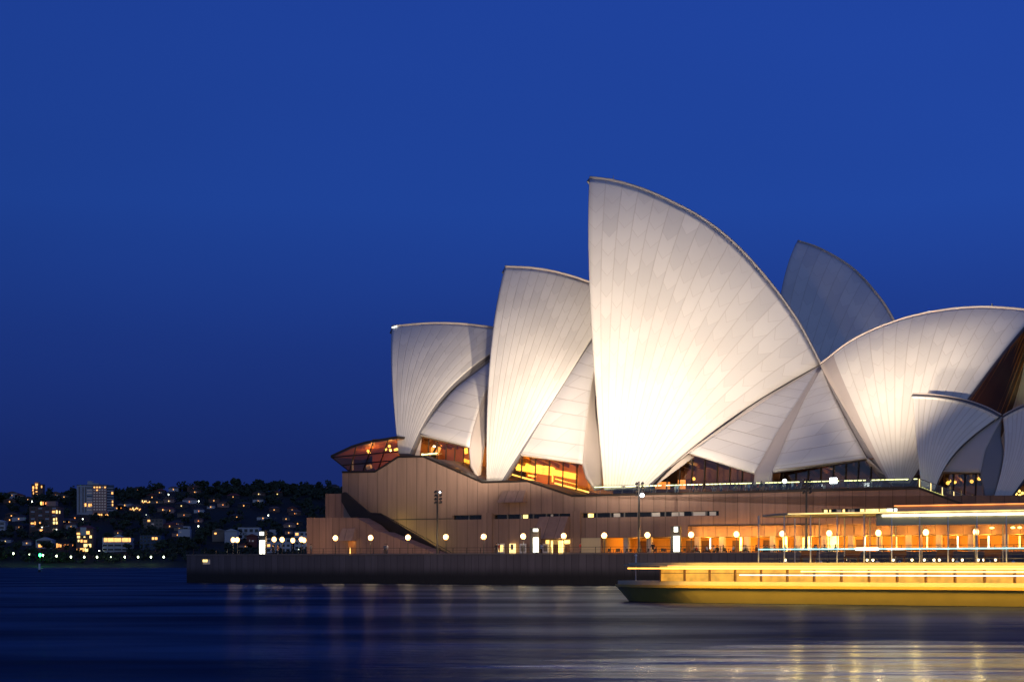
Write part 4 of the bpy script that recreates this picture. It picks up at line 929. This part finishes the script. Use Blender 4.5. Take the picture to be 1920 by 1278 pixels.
# ------------------------------------------------------------------ podium balustrade with lights under the handrail
def balustrade(xa, xb, label, ww=W1 + .35, z=None):
    sa, sb = S(xa, ww), S(xb, ww); z = z if z is not None else TOPZ + .3
    t = empty('balustrade', B(sa, ww, z), label, 'balustrade')
    q = MB(); q.box(sa, sb, ww - .04, ww + .04, z + 1.14, z + 1.20); q.build('handrail', M['steel'], t)
    q = MB(); q.box(sa, sb, ww + .02, ww + .03, z + .1, z + .98); q.build('glass_panel', M['clear'], t)
    n = max(3, int((sb - sa) / 1.75))
    for i in range(n + 1):
        x = sa + (sb - sa) * i / n; p = MB(); p.tube(B(x - .28, ww, z), B(x + .05, ww, z + 1.1), .035, 5); p.build('post', M['steel'], t)
    n2 = min(98, int((sb - sa) / .62))
    for i in range(n2):
        if random.random() < .10: continue
        x = sa + (sb - sa) * (i + .5) / n2; hw = (sb - sa) / n2 * random.choice([.36, .42, .45, .3])
        p = MB(); p.box(x - hw, x + hw, ww - .06, ww + .05, z + 1.02, z + 1.13); p.build('rail_light', M['tubeg'], t)
    return t
balustrade(1107, 1318, 'glass balustrade with glowing handrail below the largest sail', W1 + .35)
balustrade(1323, 1721, 'glass balustrade with glowing handrail between the largest sail and the steps')
zR = prof[-1][1] + .3
balustrade(1836, 1990, 'glowing balustrade on the lower forecourt below the small restaurant sail', W1 + .35, zR)
t = empty('stair_balustrade', B(prof[8][0], W1, TOPZ), 'yellow lit sloping stair rail descending beside the restaurant', 'balustrade')
q = MB(); a, b = B(prof[8][0], W1 + .3, TOPZ + 1.4), B(prof[9][0], W1 + .3, prof[9][1] + 1.4); q.tube(a, b, .06, 5); q.build('handrail', M['steel'], t)
q = MB(); q.add([a - ZV * .1, b - ZV * .1, b - ZV * 1.0, a - ZV * 1.0], [(0, 1, 2, 3)]); q.build('glass_panel', M['clear'], t)
M['dimyel'] = emit('step_light', (.9, .85, .08), .55)
for i in range(6):
    x = a.lerp(b, i / 5); q = MB(); q.tube(x, x - ZV * 1.3, .06, 5); q.build('post', M['yelwin'], t)
for i in range(22):
    x = a.lerp(b, (i + .5) / 22) - ZV * 1.12; q = MB(); q.tube(x - U * .25, x + U * .25, .09, 5); q.build('step_light', M['dimyel'], t)
for x in (1120, 1200, 1280, 1360, 1430, 1500, 1570, 1640, 1700):
    point('balustrade_glow', B(S(x, W1 + .8), W1 + .9, TOPZ + 1.2), 32, (.95, 1, .35), .1)
point('balustrade_glow', B(S(1112, W1 + .8), W1 + 1.6, TOPZ + .8), 60, (.95, 1, .3), .1)
# bright work lights up on the podium
for x, y, r, lb in ((1471, 901.5, .30, 'single dazzling white floodlight on the podium terrace near the valley pier'), (1562, 900.5, .38, 'square white floodlight on the terrace before the dark foyer')):
    t = empty('terrace_floodlight', B(S(x, 24), 24, TOPZ + .03), lb, 'floodlight'); p = pt(x, y, 24)
    q = MB(); q.tube(B(S(x, 24), 24, TOPZ + .03), p - ZV * r, .05, 6); q.build('stand', M['black'], t)
    q = MB(); q.box(S(x, 24) - r * 1.2, S(x, 24) + r * 1.2, 24.0, 24.3, p.z - r, p.z + r) if r > .35 else q.ball(p, r, nu=10, nv=8); q.build('lamp_head', M['flood'], t)

# ------------------------------------------------------------------ promenade globe lamps, masts, signposts
def globe_lamp(loc, label, r=.36, h=2.5):
    t = empty('globe_lamp', loc, label, 'globe lamp', 'globe lamps along the promenade'); L = V3(loc)
    q = MB(); q.tube(L, L + ZV * .25, .12, 8, .07); q.tube(L + ZV * .25, L + ZV * (h - r), .05, 8, .045); q.build('pole', M['black'], t)
    q = MB(); q.ball(L + ZV * h, r, r, r * 1.15, 14, 10); q.build('globe', M['globe'], t, True)
    q = MB(); q.tube(L + ZV * (h - r - .12), L + ZV * (h - r + .02), .09, 8, .14); q.build('collar', M['black'], t)
    return t
GL = [(629, 'before the end block'), (695, 'beside the foot of the stepped end wall'), (765, 'before the stair rail'), (836, 'next to the first tall mast'), (907, 'below the first ribbon window'), (981, 'before the poster cases'), (1057, 'before the lit entrance doors'),
      (1133, 'at the start of the orange concourse'), (1214, 'next to the second tall mast'), (1296, 'beyond the second lit signpost'), (1381, 'before the restaurant columns'), (1467, 'before a tall lit screen'), (1555, 'just past the third tall mast'), (1647, 'above the ferry bow'), (1736, 'over the ferry roof lights'), (1830, 'nearest the closest end')]
proto = None
for x, lb in GL:
    b = B(S(x, 3), 3, GZ + .004); L = 'bright globe lamp ' + lb
    if not proto: proto = globe_lamp(b, L)
    else: copy_tree(proto, b, L)
    p = point('globe_light', b + ZV * 2.55 - W * .55, 230, (1, .62, .30), .3)
    p = point('globe_light', b + ZV * 2.6 + W * .9, 170, (1, .62, .30), .3)
for x, y, lb in ((437, 1011, 'left one of the paired globe lamps at the quay corner'), (445, 1011, 'right one of the paired globe lamps at the quay corner'), (514, 1010, 'globe lamp just past the white lit signpost'), (529, 1010.3, 'globe lamp between the signpost and the end block'), (549, 1012, 'small far globe lamp before the pale house'), (565, 1010, 'globe lamp close to the end block corner'), (570, 1011.5, 'half hidden globe lamp touching the end block corner')):
    q = ptz(x, y, GZ + 2.55); b = V3((q.x, q.y, GZ + .004)); copy_tree(proto, b, lb)
    point('globe_light', b + ZV * 2.4 - V3((0, .6, 0)), 120, (1, .62, .30), .3)
def mast(x, ytop, label, lit):
    ww = 5.0; base = B(S(x, ww), ww, GZ + .004); zt = Zp(x, ytop, ww)
    t = empty('light_mast', base, label, 'light mast', 'tall floodlight masts')
    T = B(S(x, ww), ww, zt)
    q = MB(); q.tube(base, T, .17, 8, .11); q.build('pole', M['black'], t)
    for k, dz in enumerate((.35, .85, 1.35, 1.85)):
        for sd in (-1, 1):
            c = T - ZV * dz + U * sd * .42
            q = MB(); q.tube(c, c + (W * .3 + ZV * .12), .15, 8, .20); q.tube(c, T - ZV * dz, .03, 5)
            q.build('floodlight', M['black'], t)
            if (k, sd) in lit:
                q = MB(); q.ball(c - W * .12 + U * .1, .13 if lit[(k, sd)] else .28, nu=8, nv=6); q.build('lamp_face', M['flood'], t)
mast(820, 918, 'tall slim floodlight mast before the highest podium wall', {(0, 1): 1})
mast(1198, 902, 'tall floodlight mast before the foot of the largest sail', {(3, 1): 0})
mast(1512, 896, 'tall floodlight mast before the dark foyer and valley pier', {})
def signpost(x, hw, y0, panel, small, ww, label):
    base = B(S(x, ww), ww, GZ + .004); t = empty('signpost', base, label, 'signpost', 'illuminated signposts')
    s0_, s1_ = S(x - hw, ww), S(x + hw, ww); z1 = Zp(x, y0, ww)
    q = MB(); q.box(s0_, s1_, ww, ww + .45, GZ + .004, z1); q.build('pillar', M['black'], t)
    a, b, c, d2 = panel; q = MB(); q.box(S(a, ww), S(b, ww), ww - .08, ww - .004, max(GZ + .15, Zp(x, d2, ww)), Zp(x, c, ww)); q.build('lit_panel', M['white_l'], t)
    a, b, c, d2 = small; q = MB(); q.box(S(a, ww), S(b, ww), ww - .08, ww - .004, Zp(x, d2, ww), Zp(x, c, ww)); sg = q.build('lit_sign', M['whitewin'], t)
    zz = Zp(x, (c + d2) / 2, ww); q = MB(); q.box(S(a + 1.2, ww), S(b - 1.2, ww), ww - .1, ww - .082, zz - .04, zz + .04); q.build('sign_bar', M['black'], sg)
signpost(491, 6, 994, (487, 497, 1012, 1038), (487, 495, 996.5, 1003), 6, 'lit white signpost standing alone at the open end of the quay')
signpost(1002, 8.5, 989, (1000, 1010, 1007, 1035), (1000, 1009, 990.5, 996), 6, 'black signpost with white panel beside the poster cases')
signpost(1266, 9, 986, (1263, 1274.5, 1004, 1034), (1264, 1271, 987, 996.5), 6, 'black signpost with white panel before the orange concourse')
for x, ww in ((1005, 6), (1268, 6), (492, 6)): point('sign_glow', B(S(x, ww), ww - 1, GZ + 1.4), 120, (1, 1, .85), .3)

# ------------------------------------------------------------------ people
SKIN = mat('skin', (.45, .28, .20), .6, .1, 8); HAIR = mat('dark_hair', (.03, .02, .015), .7, .3, 9)
CL = {'dark blue': (.03, .045, .10), 'black': (.02, .02, .022), 'white': (.6, .6, .58), 'grey': (.2, .2, .2), 'red': (.35, .04, .03), 'olive': (.10, .11, .05), 'brown': (.15, .08, .05), 'pale blue': (.3, .4, .55)}
CLM = {k: mat('cloth_' + k.replace(' ', '_'), v, .8, .2, 6) for k, v in CL.items()}
def skinmesh(name, pose, top, bot):
    J = {}
    if pose == 'sit':
        J = dict(pel=(0, 0, .50), ch=(0, .04, .82), nk=(0, .05, 1.02), hd=(0, .02, 1.12), tp=(0, .0, 1.24), lh=(-.10, 0, .48), lk=(-.13, -.42, .50), la=(-.13, -.42, .08), lt=(-.13, -.58, .04), rh=(.10, 0, .48), rk=(.13, -.42, .50), ra=(.13, -.42, .08), rt=(.13, -.58, .04),
                 ls=(-.19, .04, .96), le=(-.25, -.06, .70), lw=(-.16, -.30, .72), lf=(-.12, -.38, .73), rs=(.19, .04, .96), re=(.25, -.06, .70), rw=(.14, -.28, .76), rf=(.10, -.36, .78))
    else:
        st = .0 if pose == 'stand' else .24
        J = dict(pel=(0, 0, .92), ch=(0, .0, 1.22), nk=(0, 0, 1.46), hd=(0, -.02, 1.57), tp=(0, -.02, 1.70), lh=(-.10, 0, .90), lk=(-.11, -st * .5 - .02, .50), la=(-.12, -st * .2 + st * .1, .09), lt=(-.13, -st * .2 - .14, .04), rh=(.10, 0, .90), rk=(.11, st * .2 - .02, .50), ra=(.12, st * 1.1, .11), rt=(.13, st * 1.1 - .14, .05),
                 ls=(-.19, 0, 1.40), le=(-.26, .02, 1.12), lw=(-.25, -.12 - st * .3, .88), lf=(-.24, -.16 - st * .3, .79), rs=(.19, 0, 1.40), re=(.26, .03, 1.12), rw=(.25, -.04 + st * .4, .86), rf=(.24, -.05 + st * .4, .77))
    R_ = dict(pel=.15, ch=.16, nk=.06, hd=.095, tp=.07, lh=.10, lk=.065, la=.045, lt=.04, rh=.10, rk=.065, ra=.045, rt=.04, ls=.07, le=.045, lw=.032, lf=.03, rs=.07, re=.045, rw=.032, rf=.03)
    names = list(J); E_ = [('pel', 'ch'), ('ch', 'nk'), ('nk', 'hd'), ('hd', 'tp'), ('pel', 'lh'), ('lh', 'lk'), ('lk', 'la'), ('la', 'lt'), ('pel', 'rh'), ('rh', 'rk'), ('rk', 'ra'), ('ra', 'rt'), ('ch', 'ls'), ('ls', 'le'), ('le', 'lw'), ('lw', 'lf'), ('ch', 'rs'), ('rs', 're'), ('re', 'rw'), ('rw', 'rf')]
    me = bpy.data.meshes.new(name); me.from_pydata([J[k] for k in names], [(names.index(a), names.index(b)) for a, b in E_], [])
    o = bpy.data.objects.new(name, me); COL.objects.link(o); md = o.modifiers.new('skin', 'SKIN'); o.modifiers.new('sub', 'SUBSURF').levels = 1
    for i, k in enumerate(names): me.skin_vertices[0].data[i].radius = (R_[k], R_[k] * (.72 if k in ('pel', 'ch') else 1)); me.skin_vertices[0].data[i].use_root = k == 'pel'
    dg = bpy.context.evaluated_depsgraph_get(); ev = bpy.data.meshes.new_from_object(o.evaluated_get(dg)); bpy.data.objects.remove(o)
    ev.materials.clear()
    for m_ in (CLM[top], CLM[bot], SKIN): ev.materials.append(m_)
    zn = J['nk'][2]; zp = J['pel'][2]
    for p in ev.polygons:
        p.use_smooth = True; c = p.center
        hand = (abs(c.x) > .17 and c.z < J['le'][2] - .08 and pose != 'sit') or (pose == 'sit' and c.y < -.24 and c.z > .64)
        p.material_index = 2 if c.z > zn + .02 or hand else (1 if (c.z < zp - .02 or (pose == 'sit' and c.z < .62)) else 0)
    h = MB(); hd = V3(J['hd']); h.ball(hd + V3((0, .03, .06)), .105, .11, .12, 8, 6)
    return ev, h
PM = {}
def person(loc, pose, top, bot, rz, label, group):
    key = (pose, top, bot)
    if key not in PM:
        ev, h = skinmesh('person_body', pose, top, bot); hm = bpy.data.meshes.new('hair'); hm.from_pydata(h.v, [], h.f); hm.materials.append(HAIR); PM[key] = (ev, hm)
    o = bpy.data.objects.new('person', PM[key][0]); COL.objects.link(o); o.location = loc; o.rotation_euler = (0, 0, rz); tag(o, label, 'person', group)
    hh = bpy.data.objects.new('hair', PM[key][1]); COL.objects.link(hh); hh.parent = o
    return o
face = math.atan2(W.y, W.x) - math.pi / 2   # back to the building, looking at the water
cols = list(CL)
# terrace crowd on the podium
for i, x in enumerate([1222, 1226, 1266, 1270, 1300, 1306, 1338, 1352, 1376, 1380, 1398, 1404, 1421, 1428, 1436, 1444, 1452, 1458, 1470, 1486, 1494, 1525, 1545, 1562, 1590, 1606, 1634]):
    ww = 24 + (i * 37 % 10) * .25; pz = TOPZ + .004
    tp = cols[i * 5 % 8]; bt = ['black', 'dark blue', 'grey', 'brown'][i * 3 % 4]; ps = 'walk' if i % 3 == 0 else 'stand'
    person(B(S(x, ww), ww, pz), ps, tp, bt, face + random.uniform(-2, 2), f'person in a {tp} top {"walking" if ps == "walk" else "standing"} at the podium handrail, {ordn(i)} from the largest sail', 'people on the podium terrace')
# promenade walkers
for i, (x, ww, lb) in enumerate(((722, 8, 'by the foot of the stepped end wall'), (726, 8.3, 'close beside another by the stepped end wall'), (931, 10, 'before the first poster case'), (936, 10.2, 'before the brighter end of the first poster case'), (1014, 12, 'beside the black signpost'), (1088, 9, 'before the blank pale panel'), (1224, 14, 'alone in the orange concourse'), (583, 5, 'near the corner of the end block'), (512, 8, 'near the far globe lamps'), (521, 9, 'further out on the quay'))):
    tp = ['dark blue', 'white', 'black', 'red', 'pale blue', 'red', 'black', 'grey', 'black', 'brown'][i]; bt = ['black', 'dark blue'][i % 2]
    person(B(S(x, ww), ww, GZ + .004), 'walk' if i % 2 else 'stand', tp, bt, face + (1.5 if i % 2 else .3), f'person in a {tp} top {"walking" if i % 2 else "standing"} {lb}', 'people on the promenade')
# restaurant tables with diners in the concourse
def table(loc, label, group):
    t = empty('table', loc, label, 'table', group); L = V3(loc)
    q = MB(); q.tube(L + ZV * .72, L + ZV * .76, .45, 12); q.build('table_top', M['wood_dark'], t)
    q = MB(); q.tube(L, L + ZV * .719, .04, 6); q.build('pedestal', M['black'], t); return t
def stool(loc, group, label):
    t = empty('chair', loc, label, 'chair', group); L = V3(loc)
    q = MB(); q.box(-.2, .2, 0, 0.001, 0, 0) if False else q.tube(L + ZV * .43, L + ZV * .47, .21, 8); q.build('seat', M['black'], t)
    for a in range(4):
        q = MB(); d = V3((math.cos(a * 1.57 + .78), math.sin(a * 1.57 + .78), 0)) * .17; q.tube(L + d * 1.15, L + d + ZV * .43, .02, 4); q.build('leg', M['black'], t)
    q = MB(); q.hexa([L + W * .17 - U * .19 + ZV * .48, L + W * .17 + U * .19 + ZV * .48, L + W * .20 + U * .19 + ZV * .48, L + W * .20 - U * .19 + ZV * .48, L + W * .20 - U * .19 + ZV * .88, L + W * .20 + U * .19 + ZV * .88, L + W * .23 + U * .19 + ZV * .88, L + W * .23 - U * .19 + ZV * .88]); q.build('backrest', M['black'], t)
    return t
tb = st_ = None
k = 0
for i, x in enumerate([1150, 1165, 1190, 1205, 1236, 1250, 1292, 1315, 1335, 1348, 1366, 1385, 1408, 1428, 1442, 1462, 1480, 1500, 1520, 1538, 1556]):
    ww = 12 + (i * 7 % 5) * .9; L = B(S(x, ww), ww, GZ + .004)
    lb = f'round dark table {"standing empty" if i < 6 else "with diners"} before the orange concourse, {ordn(i)} from its closed end'
    if tb is None: tb = table(L, lb, 'tables outside the concourse restaurant')
    else: copy_tree(tb, L, lb)
    for sd in (-1, 1):
        C_ = L + U * sd * .75
        cl = f'dark chair on the {"far" if sd < 0 else "near"} side of the {ordn(i)} concourse table'
        if st_ is None: st_ = stool(C_, 'chairs outside the concourse restaurant', cl)
        else: copy_tree(st_, C_, cl)
        if i >= 6 and (i + sd) % 5:
            tp = cols[(i * 3 + sd) % 8]
            person(C_ - U * sd * .05, 'sit', tp, 'black', face + (math.pi / 2 if sd < 0 else -math.pi / 2), f'diner in a {tp} top on the {"far" if sd < 0 else "near"} side of the {ordn(i)} concourse table', 'diners outside the concourse restaurant'); k += 1
# seated crowd on the lower terrace
for i in range(34):
    x = 1462 + i * 13.2 + random.uniform(-3, 3); ww = -5.6 + (i % 3) * 1.3; tp = cols[i * 7 % 8]
    C_ = B(S(x, ww), ww, LT + .004)
    copy_tree(st_, C_, f'dark chair on the lower terrace under the {ordn(i)} guest from the open end', 'chairs on the lower terrace')
    person(C_, 'sit', tp, 'black', face + random.uniform(-1.8, 1.8), f'guest in a {tp} top seated on the lower terrace, {ordn(i)} from its open end', 'guests seated on the lower terrace')
M['candle'] = emit('table_lamp_glow', (1, .75, .35), 9)
for i, x in enumerate([1477, 1590, 1630, 1641, 1679, 1714, 1737, 1755, 1765, 1790, 1808, 1838, 1848, 1870]):
    b = B(S(x, -4), -4.9, LT + .004); t = empty('lantern', b, f'small glowing lantern among the lower terrace guests, {ordn(i)} from the open end', 'lantern', 'lanterns on the lower terrace')
    q = MB(); q.tube(b, b + ZV * 1.0, .025, 5); q.build('stand', M['black'], t)
    q = MB(); q.ball(b + ZV * 1.12, .13, .13, .17, 8, 6); q.build('shade', M['candle'], t)

# ------------------------------------------------------------------ the ferry, moored still in the foreground
FW = -86.0; BM = 8.0
fs0, fs1 = S(1112, FW), S(1112, FW) + 43.0; fc = FW + BM / 2
FE = empty('ferry', B((fs0 + fs1) / 2, fc, 0), 'green and cream harbour ferry with brightly lit decks in front of the quay', 'ferry')
def outline(s0, s1, hw, n=9, full=1.0):
    a = []
    L = 7.5 * full
    for i in range(n + 1): f = i / n; a.append((s0 + L * f, -hw * math.sin(f * math.pi / 2) ** .8))
    for i in range(n, -1, -1): f = i / n; a.append((s1 - L * f, -hw * math.sin(f * math.pi / 2) ** .8))
    b = [(s, -w_) for s, w_ in reversed(a)][1:-1]
    return a + b
def slab(name, s0, s1, hw, z0, z1, m, full=1., hw0=None, ins=0., par=None):
    o1 = outline(s0 + ins, s1 - ins, hw0 or hw, full=full); o2 = outline(s0, s1, hw, full=full); n = len(o1); q = MB()
    q.add([B(s, fc + w_, z0) for s, w_ in o1] + [B(s, fc + w_, z1) for s, w_ in o2], [tuple(range(n)), tuple(range(2 * n - 1, n - 1, -1))] + [(i, i + n, (i + 1) % n + n, (i + 1) % n) for i in range(n)])
    return q.build(name, m, par or FE)
hull = slab('hull', fs0, fs1, 4, -.6, 1.05, M['green'], hw0=3.2, ins=1.6)
slab('rubbing_strake', fs0 - .1, fs1 + .1, 4.12, 1.055, 1.24, M['yellow'])
slab('bulwark', fs0 + .1, fs1 - .1, 3.95, 1.245, 1.52, M['cream'])
# saloon: windows on both sides with warm interior
sa, sb = fs0 + 3.0, fs1 - 3.0
q = MB()
for sd in (-1, 1):
    wv = fc + sd * 3.7
    q.box(sa + 2.2, sb - 2.2, wv - .05, wv + .05, 2.38, 2.62)
q.build('saloon_wall', M['cream'], FE)
slab('saloon_deckhead', fs0 + .6, fs1 - .6, 3.9, 2.625, 2.72, M['cream'])
q = MB(); q.box(sa + 2.2, sb - 2.2, fc - .6, fc + .6, 1.525, 2.62); q.build('engine_casing', M['yellow'], FE)
M['saloonw'] = emit('saloon_window_glow', (1, .42, .035), .8, (.05, .05, .05))
nwin = 17
for sd in (-1, 1):
    wv = fc + sd * 3.7
    for i in range(nwin):
        x0_ = sa + 2.2 + (sb - sa - 4.4) * i / nwin; x1_ = sa + 2.2 + (sb - sa - 4.4) * (i + 1) / nwin
        q = MB(); q.box(x0_ + .10, x1_ - .10, wv - .02, wv + .02, 1.53, 2.37); wn = q.build('window', M['saloonw'], FE)
        q = MB(); q.box(x0_ - .0, x0_ + .095, wv - .05, wv + .05, 1.525, 2.375); q.box(x0_ + .1, x1_ - .1, wv - .045, wv + .045, 2.08, 2.12); q.build('window_frame', M['wood_dark'], wn)
for nm, x, z, m_, r in (('light_strip', 1385, 1.98, 'cyan', .028), ('light_strip', 1175, 2.44, 'amber', .05), ('light_strip', 1500, 2.24, 'yelwin', .05), ('light_strip', 1250, 2.60, 'orange', .05)):
    q = MB(); q.box(S(x, FW), fs1 - 3.4, fc - 3.84, fc - 3.78, z - r, z + r); q.build(nm, M[m_], FE)
# upper deck
slab('upper_deck', fs0 + 1.0, fs1 - 1.0, 3.95, 2.725, 2.85, M['cream'])
u0, u1 = S(1420, FW), fs1 - 4
for sd in (-1, 1):
    wv = fc + sd * 3.75; q = MB(); q.box(u0, u1, wv - .03, wv + .03, 3.72, 3.78); q.build('handrail', M['steel'], FE)
    q = MB()
    for z in (3.1, 3.4): q.box(u0, u1, wv - .012, wv + .012, z, z + .025)
    q.build('rail_wire', M['steel'], FE)
    nP = 14
    for i in range(nP + 1):
        x = u0 + (u1 - u0) * i / nP; q = MB(); q.box(x - .035, x + .035, wv - .03, wv + .03, 2.86, 6.1); q.build('post', M['white'], FE)
q = MB(); q.box(u0, u1, fc - 3.82, fc - 3.785, 3.73, 3.80); q.build('light_strip', M['cyan'], FE)
q = MB(); q.box(S(1603, FW), S(1646, FW), fc - 3.88, fc - 3.83, 3.66, 3.86); q.build('light_panel', M['white_l'], FE)
q = MB(); q.box(S(1662, FW), S(1695, FW), fc - 3.88, fc - 3.83, 3.70, 3.78); q.build('light_panel', M['whitewin'], FE)
slab('roof', S(1392, FW), fs1 - 1.2, 3.9, 6.12, 6.26, M['cream'], .6)
q = MB(); q.box(S(1400, FW) + 3, fs1 - 5, fc - 3.98, fc - 3.92, 6.16, 6.22); q.build('light_strip', M['yelwin'], FE)
# canopy fascia and roof house further aft
q = MB(); q.box(S(1640, FW), fs1 - 5, fc - 3.7, fc - 3.6, 5.32, 6.115); q.build('canopy_fascia', M['cream'], FE)
q = MB(); q.box(S(1652, FW), fs1 - 8, fc - 3.83, fc - 3.72, 5.90, 6.06); q.build('light_strip', M['white_l'], FE)
q = MB(); q.box(S(1675, FW), fs1 - 7, fc - 3.09, fc + 3.1, 6.265, 6.60); q.build('roof_house', M['cream'], FE)
q = MB(); q.box(S(1670, FW), fs1 - 6.8, fc - 3.2, fc + 3.2, 6.605, 6.68); q.build('roof_house_glow', M['orange'], FE)  # slab glows by itself to give an orange line of light
for x in (1840, 1880, 1893, 1925):
    q = MB(); q.ball(B(S(x, FW), fc - 1, 5.15), .16, .16, .08, 8, 5); q.build('deck_lamp', M['globe'], FE)
for i in range(7):
    x = u0 + 2 + i * 4.2; point('deck_light', B(x, fc - 1.5, 5.0), 70, (1, .62, .18), .2)
al = bpy.data.lights.new('hull_fill_light', 'AREA'); al.shape = 'RECTANGLE'; al.size = 36; al.size_y = .5; al.energy = 1250; al.color = (1, .62, .13)  # unseen area light added beside the hull to brighten it
ao = bpy.data.objects.new('hull_fill_light', al); COL.objects.link(ao); ao.location = B((fs0 + fs1) / 2 + 3, FW - 1.5, 2.5)
zx = (W * -1 + ZV * 1.3).normalized(); ao.matrix_world = Matrix.Translation(ao.location) @ Matrix((U, zx.cross(U), zx)).transposed().to_4x4()
# benches on the upper deck
bn = None
for i in range(8):
    x = u0 + 2.5 + i * 3.2
    q = MB(); q.box(x - .55, x + .55, fc - .9, fc - .5, 3.22, 3.27); q.box(x - .55, x + .55, fc - .46, fc - .42, 3.30, 3.70); q.box(x - .5, x - .44, fc - .9, fc - .5, 2.855, 3.218); q.box(x + .44, x + .5, fc - .9, fc - .5, 2.855, 3.218); q.build('bench', M['wood_dark'], FE)
for sg, x in ((1, fs0 + 1.6),):
    q = MB(); q.tube(B(x, fc, 1.52), B(x, fc, 3.3), .05, 6); q.ball(B(x, fc, 3.4), .1, nu=8, nv=5); q.build('jack_staff', M['white'], FE)
